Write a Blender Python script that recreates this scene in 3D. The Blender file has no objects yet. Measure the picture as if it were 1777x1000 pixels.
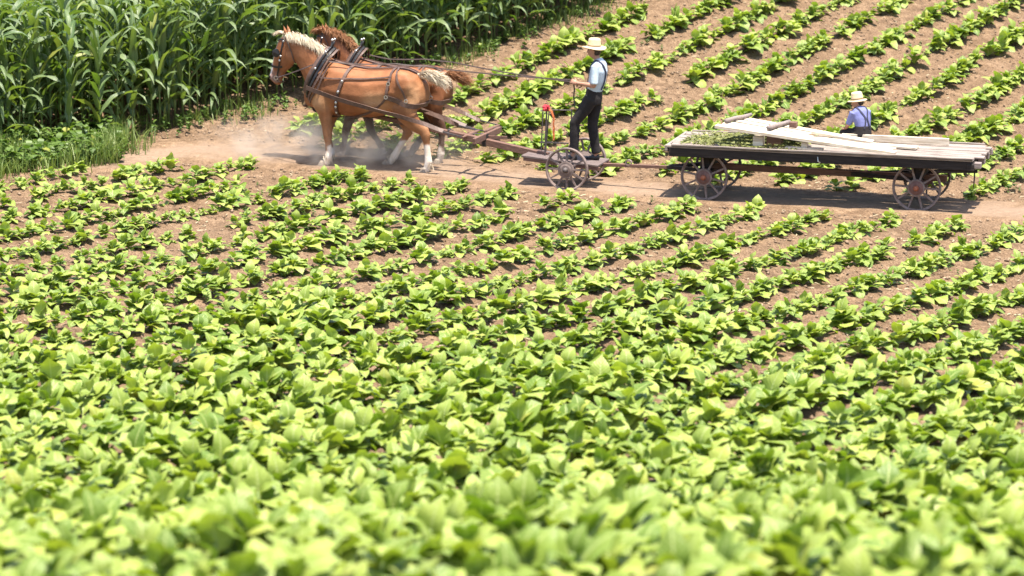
import bpy, bmesh, math, random
import numpy as np
from mathutils import Vector, Matrix, Euler
from mathutils.bvhtree import BVHTree
R = math.radians
random.seed(7)
rng = np.random.default_rng(11)
scene = bpy.context.scene
COL = scene.collection

# ------------------------------------------------------------ camera, light
CAM_H, CAM_P, FPX = 7.86, R(12.29), 5000.0
cam = bpy.data.cameras.new('camera')
cam.sensor_width = 36.0
cam.lens = 36.0 * FPX / 1777.0
cam.clip_end = 2000
cam.dof.use_dof = True
cam.dof.focus_distance = 40.0
cam.dof.aperture_fstop = 1.7
camo = bpy.data.objects.new('camera', cam)
COL.objects.link(camo)
camo.location = (0, 0, CAM_H)
camo.rotation_euler = (math.pi / 2 - CAM_P, 0, 0)
scene.camera = camo

SUN = Vector((0.12, -0.16, 0.95)).normalized()
w = bpy.data.worlds.new('World')
scene.world = w
w.use_nodes = True
sky = w.node_tree.nodes.new('ShaderNodeTexSky')
sky.sky_type = 'NISHITA'
sky.sun_disc = False
sky.sun_elevation = math.asin(SUN.z)
sky.sun_rotation = math.atan2(SUN.x, SUN.y)
sky.dust_density = 2.0
w.node_tree.links.new(sky.outputs[0], w.node_tree.nodes['Background'].inputs[0])
w.node_tree.nodes['Background'].inputs[1].default_value = 0.125
sl = bpy.data.lights.new('sun', 'SUN')
sl.energy = 5.0
sl.angle = R(0.53)
sl.color = (1.0, 0.93, 0.82)
so = bpy.data.objects.new('sun', sl)
COL.objects.link(so)
so.location = (0, 0, 60)
so.rotation_euler = SUN.to_track_quat('Z', 'Y').to_euler()
scene.view_settings.view_transform = 'Standard'
scene.view_settings.look = 'None'
scene.view_settings.exposure = 1.36
scene.view_settings.gamma = 1.0
scene.view_settings.use_curve_mapping = False
scene.render.engine = 'CYCLES'
scene.cycles.max_bounces = 6
scene.cycles.transparent_max_bounces = 6
scene.cycles.volume_bounces = 1
scene.cycles.volume_step_rate = 2.0

# ------------------------------------------------------------ materials
class Nodes:
    def __init__(s, name):
        s.m = bpy.data.materials.new(name)
        s.m.use_nodes = True
        s.t = s.m.node_tree
        s.b = s.t.nodes['Principled BSDF']
        s.out = s.t.nodes['Material Output']
    def n(s, typ, **kw):
        x = s.t.nodes.new('ShaderNode' + typ)
        for k, v in kw.items():
            if k.startswith('i_'):
                x.inputs[k[2:].replace('_', ' ')].default_value = v
            else:
                setattr(x, k, v)
        return x
    def l(s, a, b):
        s.t.links.new(a, b)
    def ramp(s, fac, stops):
        r = s.n('ValToRGB')
        el = r.color_ramp.elements
        while len(el) < len(stops):
            el.new(0.5)
        for e, (p, c) in zip(el, stops):
            e.position = p
            e.color = (*c, 1) if len(c) == 3 else c
        s.l(fac, r.inputs[0])
        return r.outputs[0]
    def mix(s, fac, a, b, blend='MIX'):
        x = s.n('Mix', data_type='RGBA', blend_type=blend)
        for sock, v in ((x.inputs[0], fac), (x.inputs[6], a), (x.inputs[7], b)):
            if hasattr(v, 'is_output'):
                s.l(v, sock)
            elif isinstance(v, (int, float)):
                sock.default_value = v
            else:
                sock.default_value = (*v, 1)
        return x.outputs[2]
    def math(s, op, a, b=0.0, clamp=False):
        x = s.n('Math', operation=op, use_clamp=clamp)
        for sock, v in ((x.inputs[0], a), (x.inputs[1], b)):
            if hasattr(v, 'is_output'):
                s.l(v, sock)
            else:
                sock.default_value = v
        return x.outputs[0]
    def noise(s, scale, detail=4, rough=0.6, vec=None, obj=True):
        x = s.n('TexNoise')
        x.inputs['Scale'].default_value = scale
        x.inputs['Detail'].default_value = detail
        x.inputs['Roughness'].default_value = rough
        if vec is None:
            tc = s.n('TexCoord')
            vec = tc.outputs['Object']
        s.l(vec, x.inputs['Vector'])
        return x.outputs['Fac']
    def bump(s, h, strength=0.4, dist=0.01):
        b = s.n('Bump')
        b.inputs['Strength'].default_value = strength
        b.inputs['Distance'].default_value = dist
        s.l(h, b.inputs['Height'])
        s.l(b.outputs[0], s.b.inputs['Normal'])

DRY = 0.80
def simple(name, c0, c1, rough=0.7, scale=8, bump=0.3, dist=0.006, stretch=None, metal=0.0, spec=0.4):
    k = Nodes(name)
    tc = k.n('TexCoord')
    vec = tc.outputs['Object']
    if stretch:
        mp = k.n('Mapping')
        mp.inputs['Scale'].default_value = stretch
        k.l(vec, mp.inputs['Vector'])
        vec = mp.outputs[0]
    f = k.noise(scale, 5, 0.65, vec)
    c0, c1 = tuple(v * DRY for v in c0), tuple(v * DRY for v in c1)
    k.l(k.ramp(f, [(0.3, c0), (0.7, c1)]), k.b.inputs['Base Color'])
    k.b.inputs['Roughness'].default_value = rough
    k.b.inputs['Metallic'].default_value = metal
    k.b.inputs['Specular IOR Level'].default_value = spec
    if bump:
        k.bump(f, bump, dist)
    return k.m

def soil_mat(name, track=False):
    k = Nodes(name)
    tc = k.n('TexCoord')
    v = tc.outputs['Object']
    big = k.noise(0.35, 3, 0.5, v)
    mid = k.noise(5.0, 6, 0.7, v)
    fine = k.noise(38.0, 5, 0.75, v)
    base = k.ramp(mid, [(0.32, (0.074, 0.047, 0.028)), (0.50, (0.150, 0.099, 0.060)), (0.68, (0.245, 0.172, 0.110))])
    base = k.mix(k.ramp(big, [(0.35, (0, 0, 0)), (0.65, (0.5, 0.5, 0.5))]), base, (0.180, 0.122, 0.077))
    base = k.mix(0.8, base, k.ramp(fine, [(0.34, (0.20, 0.17, 0.15)), (0.50, (0.52, 0.50, 0.49)), (0.66, (0.90, 0.88, 0.87))]), 'OVERLAY')
    if track:
        at = k.n('Attribute', attribute_name='dusty')
        n2 = k.math('ADD', at.outputs['Fac'], k.math('MULTIPLY', k.math('SUBTRACT', k.noise(1.9, 6, 0.7, v), 0.5), 1.6))
        f = k.ramp(n2, [(0.30, (0, 0, 0)), (0.80, (0.95, 0.95, 0.95))])
        dustc = k.ramp(k.noise(14.0, 5, 0.7, v), [(0.3, (0.180, 0.123, 0.083)), (0.7, (0.262, 0.188, 0.132))])
        base = k.mix(f, base, dustc)
    k.l(base, k.b.inputs['Base Color'])
    k.b.inputs['Roughness'].default_value = 0.95
    k.b.inputs['Specular IOR Level'].default_value = 0.15
    h = k.math('ADD', k.noise(16.0, 6, 0.72, v), k.math('MULTIPLY', fine, 0.5))
    k.bump(h, 0.75 if not track else 0.45, 0.05)
    return k.m

def leaf_mat(name, dark, light, tdark, tlight, rough, transl, vein=True, veincol=(0.40, 0.46, 0.16), spec=0.45, yellow=True):
    k = Nodes(name)
    at = k.n('Attribute', attribute_name='rnd')
    oi = k.n('ObjectInfo')
    r = k.math('FRACT', k.math('ADD', at.outputs['Fac'], k.math('MULTIPLY', oi.outputs['Random'], 3.7)))
    uv = k.n('UVMap')
    sep = k.n('SeparateXYZ')
    k.l(uv.outputs[0], sep.inputs[0])
    tc = k.n('TexCoord')
    ns = k.noise(9.0, 4, 0.6, tc.outputs['Object'])
    m = k.math('ADD', k.math('MULTIPLY', r, 0.7), k.math('MULTIPLY', ns, 0.4))
    col = k.ramp(m, [(0.15, dark), (0.85, light)])
    tcol = k.ramp(m, [(0.15, tdark), (0.85, tlight)])
    if yellow:
        yf = k.ramp(r, [(0.955, (0, 0, 0)), (0.985, (0.8, 0.8, 0.8))])
        col = k.mix(yf, col, (0.30, 0.30, 0.05))
    if vein:
        du = k.math('ABSOLUTE', k.math('SUBTRACT', sep.outputs[0], 0.5))
        mid = k.math('LESS_THAN', du, 0.035)
        ph = k.math('SUBTRACT', k.math('MULTIPLY', sep.outputs[1], 9.0), k.math('MULTIPLY', du, 5.0))
        lat = k.math('LESS_THAN', k.math('ABSOLUTE', k.math('SUBTRACT', k.math('FRACT', ph), 0.5)), 0.07)
        vf = k.math('MAXIMUM', mid, k.math('MULTIPLY', lat, 0.45))
        col = k.mix(k.math('MULTIPLY', vf, 0.9), col, veincol)
        pil = k.math('ABSOLUTE', k.math('SUBTRACT', k.math('FRACT', ph), 0.5))
        k.bump(k.math('ADD', pil, ns), 0.35, 0.012)
    k.l(col, k.b.inputs['Base Color'])
    k.b.inputs['Roughness'].default_value = rough
    k.b.inputs['Specular IOR Level'].default_value = spec
    tr = k.n('BsdfTranslucent')
    k.l(tcol, tr.inputs[0])
    mx = k.n('MixShader')
    mx.inputs[0].default_value = transl
    k.l(k.b.outputs[0], mx.inputs[1])
    k.l(tr.outputs[0], mx.inputs[2])
    k.l(mx.outputs[0], k.out.inputs['Surface'])
    return k.m

def coat_mat(name, hairy=True):
    k = Nodes(name)
    at = k.n('Attribute', attribute_name='coat')
    tc = k.n('TexCoord')
    mp = k.n('Mapping')
    mp.inputs['Scale'].default_value = (22, 60, 70)
    k.l(tc.outputs['Object'], mp.inputs['Vector'])
    f = k.noise(1.0, 5, 0.7, mp.outputs[0])
    patch = k.noise(5.0, 3, 0.5, tc.outputs['Object'])
    c = k.mix(0.35, at.outputs['Color'], k.ramp(f, [(0.3, (0.33, 0.33, 0.33)), (0.7, (0.68, 0.68, 0.68))]), 'OVERLAY')
    c = k.mix(0.7, c, k.ramp(patch, [(0.32, (0.36, 0.33, 0.30)), (0.68, (0.64, 0.66, 0.70))]), 'OVERLAY')
    k.l(c, k.b.inputs['Base Color'])
    k.b.inputs['Roughness'].default_value = 0.60
    k.b.inputs['Specular IOR Level'].default_value = 0.3
    k.bump(k.math('ADD', f, k.math('MULTIPLY', k.noise(9.0, 4, 0.6, tc.outputs['Object']), 1.5)), 0.35, 0.012)
    return k.m

M = {}
M['soil'] = soil_mat('soil')
M['track'] = soil_mat('track_dust', True)
M['clod'] = simple('soil_clods', (0.13, 0.082, 0.052), (0.36, 0.262, 0.18), 0.95, 9, 0.5, 0.01, spec=0.15)
M['litter'] = simple('dry_litter', (0.20, 0.15, 0.09), (0.48, 0.40, 0.26), 0.9, 3, 0)
M['tob'] = leaf_mat('tobacco_leaf', (0.095, 0.170, 0.016), (0.320, 0.390, 0.076), (0.12, 0.24, 0.006), (0.34, 0.46, 0.025), 0.48, 0.32)
M['stem'] = simple('tobacco_stem', (0.16, 0.24, 0.06), (0.24, 0.32, 0.10), 0.6, 10, 0)
M['corn'] = leaf_mat('corn_leaf', (0.050, 0.102, 0.028), (0.140, 0.198, 0.078), (0.12, 0.23, 0.015), (0.24, 0.34, 0.035), 0.46, 0.32, True, (0.22, 0.28, 0.11), 0.6)
M['stalk'] = simple('corn_stalk', (0.085, 0.145, 0.03), (0.21, 0.26, 0.075), 0.55, 6, 0.1)
M['grass'] = leaf_mat('grass_blade', (0.045, 0.100, 0.015), (0.20, 0.25, 0.065), (0.10, 0.20, 0.015), (0.22, 0.32, 0.05), 0.5, 0.3, False)
M['weed'] = leaf_mat('weed_leaf', (0.05, 0.105, 0.018), (0.135, 0.20, 0.04), (0.08, 0.18, 0.015), (0.17, 0.28, 0.03), 0.5, 0.3, False)
M['coat'] = coat_mat('horse_coat')
M['blond'] = simple('blond_hair', (0.55, 0.42, 0.26), (0.85, 0.76, 0.60), 0.55, 30, 0.2)
M['redhair'] = simple('red_hair', (0.16, 0.055, 0.018), (0.42, 0.19, 0.07), 0.55, 30, 0.2)
M['hoof'] = simple('hoof_horn', (0.22, 0.17, 0.13), (0.42, 0.35, 0.28), 0.6, 14, 0.2)
M['leather'] = simple('dark_leather', (0.030, 0.018, 0.014), (0.085, 0.055, 0.045), 0.5, 18, 0.25)
M['oldleather'] = simple('brown_leather', (0.075, 0.042, 0.03), (0.17, 0.10, 0.075), 0.55, 16, 0.25)
M['black'] = simple('black_leather', (0.010, 0.009, 0.010), (0.03, 0.028, 0.028), 0.35, 18, 0.15)
M['steel'] = simple('buckle_steel', (0.55, 0.54, 0.52), (0.78, 0.77, 0.75), 0.3, 20, 0.05, metal=0.8)
M['eye'] = simple('eye', (0.008, 0.006, 0.005), (0.02, 0.014, 0.01), 0.12, 10, 0)
M['pinkskin'] = simple('muzzle_skin', (0.30, 0.19, 0.16), (0.48, 0.32, 0.28), 0.55, 20, 0.1)
M['wood'] = simple('weathered_deck', (0.10, 0.075, 0.062), (0.50, 0.42, 0.365), 0.85, 3.0, 0.5, 0.006, (1.0, 14, 14))
M['newwood'] = simple('pale_sawn_wood', (0.44, 0.33, 0.22), (0.92, 0.83, 0.67), 0.75, 3.0, 0.3, 0.004, (1.2, 12, 12))
M['greywood'] = simple('grey_stick_wood', (0.19, 0.145, 0.13), (0.36, 0.30, 0.275), 0.85, 4.0, 0.4, 0.005, (1.0, 12, 12))
M['platform'] = simple('dark_platform_wood', (0.085, 0.06, 0.055), (0.22, 0.17, 0.155), 0.85, 4.0, 0.4, 0.005, (1.0, 12, 12))
M['darkwood'] = simple('dark_old_wood', (0.012, 0.009, 0.008), (0.045, 0.033, 0.028), 0.85, 4.0, 0.5, 0.006, (1.0, 10, 10))
M['redwood'] = simple('worn_red_brown_timber', (0.10, 0.050, 0.036), (0.25, 0.14, 0.10), 0.8, 5.0, 0.4, 0.005, (1.0, 10, 10))
M['rim'] = simple('rusty_wheel_steel', (0.14, 0.098, 0.085), (0.32, 0.245, 0.215), 0.7, 12, 0.4)
M['hub'] = simple('rusty_red_hub', (0.125, 0.06, 0.05), (0.26, 0.15, 0.13), 0.75, 10, 0.4)
M['hubcap'] = simple('orange_rust', (0.26, 0.075, 0.035), (0.46, 0.17, 0.09), 0.75, 14, 0.4)
M['iron'] = simple('dull_iron', (0.05, 0.04, 0.04), (0.14, 0.115, 0.11), 0.6, 14, 0.2)
M['skin'] = simple('skin', (0.42, 0.21, 0.135), (0.56, 0.30, 0.20), 0.55, 12, 0.05)
M['hair'] = simple('dark_hair', (0.018, 0.011, 0.007), (0.06, 0.035, 0.02), 0.5, 40, 0.4)
M['white'] = simple('pale_blue_shirt', (0.50, 0.61, 0.72), (0.62, 0.72, 0.80), 0.85, 6, 0.5, 0.02)
M['blue'] = simple('lavender_blue_shirt', (0.14, 0.155, 0.36), (0.215, 0.235, 0.46), 0.85, 7, 0.5, 0.02)
M['trouser'] = simple('black_trousers', (0.012, 0.010, 0.0105), (0.032, 0.026, 0.026), 0.9, 6, 0.6, 0.03)
M['navy'] = simple('navy_braces', (0.02, 0.022, 0.05), (0.05, 0.052, 0.09), 0.8, 20, 0.1)
M['straw'] = simple('straw', (0.62, 0.48, 0.25), (0.82, 0.70, 0.46), 0.8, 40, 0.6, 0.006, (1, 1, 6))
M['band'] = simple('hat_band', (0.30, 0.20, 0.12), (0.42, 0.29, 0.18), 0.8, 20, 0.2)
M['redrag'] = simple('red_cloth', (0.42, 0.02, 0.035), (0.62, 0.05, 0.07), 0.8, 12, 0.4)
M['orange'] = simple('orange_ribbon', (0.62, 0.14, 0.04), (0.78, 0.24, 0.09), 0.7, 12, 0.3)
M['chaff'] = leaf_mat('cut_grass', (0.10, 0.125, 0.035), (0.24, 0.25, 0.085), (0.1, 0.13, 0.03), (0.2, 0.22, 0.05), 0.7, 0.2, False)

# ------------------------------------------------------------ helpers
class MB:
    """collects verts and faces of ONE mesh"""
    def __init__(s):
        s.v = []
        s.f = []
    def box(s, c, size, rot=None, taper=1.0):
        x, y, z = (d / 2 for d in size)
        b = len(s.v)
        m = rot if rot is not None else Matrix.Identity(3)
        for sx, sy, sz in ((-1, -1, -1), (1, -1, -1), (1, 1, -1), (-1, 1, -1), (-1, -1, 1), (1, -1, 1), (1, 1, 1), (-1, 1, 1)):
            k = taper if sx > 0 else 1.0
            s.v.append(Vector(c) + m @ Vector((sx * x, sy * y * k, sz * z * k)))
        s.f += [tuple(b + i for i in q) for q in ((0, 3, 2, 1), (4, 5, 6, 7), (0, 1, 5, 4), (1, 2, 6, 5), (2, 3, 7, 6), (3, 0, 4, 7))]
        return s
    def beam(s, a, b, wy, wz, side=(0, 1, 0), taper=1.0, roll=0.0):
        a, b = Vector(a), Vector(b)
        x = (b - a).normalized()
        y = Vector(side)
        y = (y - x * y.dot(x)).normalized()
        z = x.cross(y)
        y, z = y * math.cos(roll) + z * math.sin(roll), z * math.cos(roll) - y * math.sin(roll)
        return s.box((a + b) / 2, ((b - a).length, wy, wz), Matrix((x, y, z)).transposed(), taper)
    def loft(s, st, n=12, side=(0, 1, 0), power=1.0):
        """st: [(center, half_up, half_side)], closed with caps"""
        P = [Vector(q[0]) for q in st]
        b = len(s.v)
        for i, q in enumerate(st):
            t = (P[min(i + 1, len(P) - 1)] - P[max(i - 1, 0)]).normalized()
            y = Vector(side)
            y = (y - t * y.dot(t))
            if y.length < 1e-4:
                y = Vector((1, 0, 0))
            y.normalize()
            z = t.cross(y)
            for k in range(n):
                a = 2 * math.pi * k / n
                ca, sa = math.cos(a), math.sin(a)
                if power != 1.0:
                    ca = math.copysign(abs(ca) ** power, ca)
                    sa = math.copysign(abs(sa) ** power, sa)
                s.v.append(P[i] + y * (ca * q[2]) + z * (sa * q[1]))
        for i in range(len(st) - 1):
            for k in range(n):
                k2 = (k + 1) % n
                s.f.append((b + i * n + k, b + i * n + k2, b + (i + 1) * n + k2, b + (i + 1) * n + k))
        s.f.append(tuple(b + k for k in reversed(range(n))))
        e = b + (len(st) - 1) * n
        s.f.append(tuple(e + k for k in range(n)))
        return s
    def tube(s, pts, r, n=8):
        rr = r if isinstance(r, (list, tuple)) else [r] * len(pts)
        d = Vector(pts[-1]) - Vector(pts[0])
        side = (0, 1, 0) if abs(d.normalized().y) < 0.9 else (1, 0, 0)
        return s.loft([(p, q, q) for p, q in zip(pts, rr)], n, side)
    def ball(s, c, r, n=8, m=6):
        rx, ry, rz = r if isinstance(r, (list, tuple)) else (r, r, r)
        st = []
        for i in range(m + 1):
            a = math.pi * (0.04 + 0.92 * i / m)
            st.append(((c[0], c[1], c[2] - rz * math.cos(a)), rx * math.sin(a), ry * math.sin(a)))
        return s.loft(st, n)
    def lathe(s, prof, axis='Z', n=24, c=(0, 0, 0), closed=False):
        b = len(s.v)
        for r, h in prof:
            for k in range(n):
                a = 2 * math.pi * k / n
                p = (r * math.cos(a), r * math.sin(a), h) if axis == 'Z' else (r * math.cos(a), h, r * math.sin(a))
                s.v.append(Vector(p) + Vector(c))
        m = len(prof)
        for i in range(m if closed else m - 1):
            j = (i + 1) % m
            for k in range(n):
                k2 = (k + 1) % n
                s.f.append((b + i * n + k, b + i * n + k2, b + j * n + k2, b + j * n + k))
        if not closed:
            s.f.append(tuple(b + k for k in reversed(range(n))))
            s.f.append(tuple(b + (m - 1) * n + k for k in range(n)))
        return s
    def ribbon(s, P, Nn, width, thick):
        """box-section strap along points P with surface normals Nn"""
        b = len(s.v)
        for i in range(len(P)):
            t = (P[min(i + 1, len(P) - 1)] - P[max(i - 1, 0)]).normalized()
            nn = Nn[i] - t * Nn[i].dot(t)
            nn.normalize()
            sd = nn.cross(t)
            for a, c in ((-1, 0), (1, 0), (1, 1), (-1, 1)):
                s.v.append(P[i] + sd * (a * width / 2) + nn * (c * thick))
        for i in range(len(P) - 1):
            for k in range(4):
                k2 = (k + 1) % 4
                s.f.append((b + 4 * i + k, b + 4 * i + k2, b + 4 * i + 4 + k2, b + 4 * i + 4 + k))
        s.f.append((b + 3, b + 2, b + 1, b))
        e = b + 4 * (len(P) - 1)
        s.f.append((e, e + 1, e + 2, e + 3))
        return s
    def mesh(s, name, mat=None, smooth=False):
        me = bpy.data.meshes.new(name)
        me.from_pydata([tuple(v) for v in s.v], [], s.f)
        bm = bmesh.new()
        bm.from_mesh(me)
        bmesh.ops.recalc_face_normals(bm, faces=bm.faces)
        bm.to_mesh(me)
        bm.free()
        if mat:
            me.materials.append(mat)
        if smooth:
            me.shade_smooth()
        return me
    def obj(s, name, mat, parent=None, smooth=False, bevel=0.0):
        me = s.mesh(name, mat, smooth)
        if bevel:
            bm = bmesh.new()
            bm.from_mesh(me)
            bmesh.ops.bevel(bm, geom=bm.edges[:], offset=bevel, segments=1, affect='EDGES')
            bm.to_mesh(me)
            bm.free()
        return link(name, me, parent)

def link(name, me, parent=None):
    o = bpy.data.objects.new(name, me)
    COL.objects.link(o)
    if parent:
        o.parent = parent
    return o

def tag(o, label=None, cat=None, group=None, kind=None):
    for k, v in (('label', label), ('category', cat), ('group', group), ('kind', kind)):
        if v:
            o[k] = v
    return o

def thing(name, label, cat, loc=(0, 0, 0), rotz=0.0, group=None):
    o = bpy.data.objects.new(name, None)
    COL.objects.link(o)
    o.location = loc
    o.rotation_euler = (0, 0, rotz)
    o.empty_display_size = 0.2
    return tag(o, label, cat, group)

def np_mesh(name, v, faces, mat, uv=None, rnd=None, smooth=True, col=None):
    """v (n,3), faces (m,k) int with constant k"""
    me = bpy.data.meshes.new(name)
    k = faces.shape[1]
    me.vertices.add(len(v))
    me.vertices.foreach_set('co', np.ascontiguousarray(v, dtype=np.float32).ravel())
    me.loops.add(faces.size)
    me.loops.foreach_set('vertex_index', np.ascontiguousarray(faces, dtype=np.int32).ravel())
    me.polygons.add(len(faces))
    me.polygons.foreach_set('loop_start', np.arange(0, faces.size, k, dtype=np.int32))
    me.update(calc_edges=True)
    if uv is not None:
        l = me.uv_layers.new(name='UVMap')
        l.data.foreach_set('uv', np.ascontiguousarray(uv[faces.ravel()], dtype=np.float32).ravel())
    if rnd is not None:
        a = me.attributes.new('rnd', 'FLOAT', 'POINT')
        a.data.foreach_set('value', np.ascontiguousarray(rnd, dtype=np.float32))
    me.materials.append(mat)
    if smooth:
        me.shade_smooth()
    me.validate()
    return me

def remesh(mb, name, voxel, smooth_it=6, mat=None):
    me = mb.mesh(name + '_raw')
    o = bpy.data.objects.new(name + '_raw', me)
    COL.objects.link(o)
    m = o.modifiers.new('r', 'REMESH')
    m.mode = 'VOXEL'
    m.voxel_size = voxel
    m.use_smooth_shade = True
    s = o.modifiers.new('s', 'SMOOTH')
    s.factor = 0.5
    s.iterations = smooth_it
    dg = bpy.context.evaluated_depsgraph_get()
    res = bpy.data.meshes.new_from_object(o.evaluated_get(dg))
    res.name = name
    bpy.data.objects.remove(o)
    bpy.data.meshes.remove(me)
    res.materials.clear()
    if mat:
        res.materials.append(mat)
    res.shade_smooth()
    return res

def add_to_mesh(me, mb):
    """join extra closed shapes (rooted inside) to a mesh"""
    t = mb.mesh('tmp')
    bm = bmesh.new()
    bm.from_mesh(me)
    bm.from_mesh(t)
    bm.to_mesh(me)
    bm.free()
    bpy.data.meshes.remove(t)
    me.shade_smooth()

def bvh_of(me):
    return BVHTree.FromPolygons([v.co.copy() for v in me.vertices], [tuple(p.vertices) for p in me.polygons])

def strap(mb, bvh, pts, width, off=0.008, thick=0.012, seg=7, snap=True, maxd=0.5):
    P, Nn = [], []
    pts = [Vector(p) for p in pts]
    for i in range(len(pts) - 1):
        for j in range(seg + (1 if i == len(pts) - 2 else 0)):
            p = pts[i].lerp(pts[i + 1], j / seg)
            hit = bvh.find_nearest(p)
            n = hit[1]
            if snap:
                q = hit[0] + n * off
            else:
                dq = (p - hit[0]).dot(n)
                q = p if dq > off else hit[0] + n * off
            P.append(q)
            Nn.append(n)
    # relax a little so the strap does not follow every dimple
    for _ in range(2):
        P2 = [P[0]] + [P[i] * 0.5 + (P[i - 1] + P[i + 1]) * 0.25 for i in range(1, len(P) - 1)] + [P[-1]]
        N2 = [Nn[0]] + [(Nn[i] * 2 + Nn[i - 1] + Nn[i + 1]).normalized() for i in range(1, len(Nn) - 1)] + [Nn[-1]]
        P, Nn = P2, N2
    P = [p + n * 0.004 for p, n in zip(P, Nn)]
    mb.ribbon(P, Nn, width, thick)
    return P

# ------------------------------------------------------------ terrain
PROF = [(-80, 7.5), (-30, 6.6), (0, 5.9), (8, 4.45), (12, 3.52), (15, 2.86), (18, 2.12), (21.6, 1.40), (26, .78), (31.4, .34), (38, .07),
        (44.6, 0), (48, .14), (52, .72), (56, 1.38), (64, 2.6), (80, 4.9), (120, 9.), (300, 18.), (900, 30.)]
def _hermite():
    px = np.array([p[0] for p in PROF], float)
    pz = np.array([p[1] for p in PROF], float)
    d = np.diff(pz) / np.diff(px)
    sl_ = np.zeros(len(px))
    for i in range(1, len(px) - 1):
        sl_[i] = 0 if d[i - 1] * d[i] <= 0 else 2 * d[i - 1] * d[i] / (d[i - 1] + d[i])
    ys = np.arange(-80, 900, 0.05)
    k = np.clip(np.searchsorted(px, ys, 'right') - 1, 0, len(px) - 2)
    h = px[k + 1] - px[k]
    t = (ys - px[k]) / h
    zs = (2*t**3-3*t**2+1)*pz[k] + (t**3-2*t**2+t)*h*sl_[k] + (-2*t**3+3*t**2)*pz[k+1] + (t**3-t**2)*h*sl_[k+1]
    return ys, zs
TY, TZ = _hermite()
def hz(y):
    return np.interp(y, TY, TZ)

def vnoise(x, y, seed):
    def hsh(i, j):
        n = (i * 374761393 + j * 668265263 + seed * 974634777).astype(np.int64) & 0x7fffffff
        n = ((n ^ (n >> 13)) * 1274126177) & 0x7fffffff
        return ((n ^ (n >> 16)) & 0xffff) / 65535.0
    i = np.floor(x).astype(np.int64)
    j = np.floor(y).astype(np.int64)
    fx, fy = x - i, y - j
    fx = fx * fx * (3 - 2 * fx)
    fy = fy * fy * (3 - 2 * fy)
    return (hsh(i, j) * (1 - fx) + hsh(i + 1, j) * fx) * (1 - fy) + (hsh(i, j + 1) * (1 - fx) + hsh(i + 1, j + 1) * fx) * fy - 0.5

def site(px, py):
    """a point of the ground, found while surveying the photograph"""
    a, b = (px - 888.5) / FPX, -(py - 500.0) / FPX
    d = (a, math.cos(CAM_P) + b * math.sin(CAM_P), -math.sin(CAM_P) + b * math.cos(CAM_P))
    ts = np.arange(12.0, 260.0, 0.02)
    k = int(np.argmax(CAM_H + ts * d[2] - hz(ts * d[1]) < 0))
    return Vector((ts[k] * d[0], ts[k] * d[1], float(hz(ts[k] * d[1]))))

def dist_poly(x, y, pl):
    """distance to polyline (vectorised) and signed side"""
    best = np.full(np.shape(x), 1e9)
    for (x0, y0), (x1, y1) in zip(pl[:-1], pl[1:]):
        dx, dy = x1 - x0, y1 - y0
        t = np.clip(((x - x0) * dx + (y - y0) * dy) / (dx * dx + dy * dy), 0, 1)
        best = np.minimum(best, np.hypot(x - x0 - t * dx, y - y0 - t * dy))
    return best

def inside(x, y, poly):
    c = np.zeros(np.shape(x), bool)
    n = len(poly)
    for i in range(n):
        x0, y0 = poly[i]
        x1, y1 = poly[(i + 1) % n]
        cond = ((y0 > y) != (y1 > y)) & (x < (x1 - x0) * (y - y0) / (y1 - y0 + 1e-12) + x0)
        c ^= cond
    return c

S2 = lambda *q: [(site(*p).x, site(*p).y) for p in q]
TRACK = S2((-150, 300), (150, 284), (320, 262), (560, 276), (760, 296), (984, 322), (1221, 340), (1590, 358), (1777, 372), (1980, 385))
TRACK = [(-16.0, TRACK[0][1] + 0.6)] + TRACK + [(18.0, TRACK[-1][1] - 1.2)]
CORN_EDGE = S2((-120, 278), (0, 270), (100, 262), (205, 240), (330, 217), (430, 201), (560, 172), (800, 108), (940, 52), (1075, 2))
dx_, dy_ = CORN_EDGE[-1][0] - CORN_EDGE[-3][0], CORN_EDGE[-1][1] - CORN_EDGE[-3][1]
CORN_EDGE.append((CORN_EDGE[-1][0] + dx_ * 2, CORN_EDGE[-1][1] + dy_ * 2))
CORN_POLY = CORN_EDGE + [(CORN_EDGE[-1][0] - 4, 75), (-20, 75), (-20, CORN_EDGE[0][1])]
GRASS_POLY = S2((-120, 255), (0, 250), (100, 245), (215, 225), (222, 262), (205, 288), (120, 296), (60, 304), (-120, 318))
HEAD_POLY = S2((200, 300), (560, 292), (545, 262), (500, 235), (470, 190), (200, 210))

# ground: one sheet to the horizon
def axis(a, b, step, far, grow=1.35):
    mid = list(np.arange(a, b, step))
    lo, hi, s_ = [], [], step
    x = a
    while x > -far:
        s_ *= grow
        x -= s_
        lo.append(x)
    x, s_ = b, step
    while x < far:
        hi.append(x)
        s_ *= grow
        x += s_
    return np.array(lo[::-1] + mid + hi)
gx = axis(-11, 12.5, 0.075, 500)
gy = axis(11, 62, 0.085, 500)
gy = gy[(gy > -79)]
gy = np.append(gy, 860)
X, Y = np.meshgrid(gx, gy)
near_f = np.clip((13 - np.abs(X)) / 1.5, 0, 1) * np.clip((64 - Y) / 2, 0, 1) * np.clip((Y - 9) / 2, 0, 1)
ROWDIR = Vector((math.cos(R(57)), math.sin(R(57))))
ROWN = Vector((-ROWDIR.y, ROWDIR.x))
ROWW = 0.96
rowc = X * ROWN.x + Y * ROWN.y
tdist = dist_poly(X, Y, TRACK)
offtrack = np.clip((tdist - 0.7) / 0.5, 0, 1)
Z = hz(Y) + near_f * (0.05 * vnoise(X * 2.2, Y * 2.2, 3) * (0.35 + 0.65 * offtrack) + offtrack * (0.055 * vnoise(X * 7, Y * 7, 4) + 0.04 * vnoise(X * 13, Y * 13, 5)
        + 0.03 * np.cos(2 * math.pi * rowc / ROWW) * (tdist > 1.0)))
nx_, ny_ = len(gx), len(gy)
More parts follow.
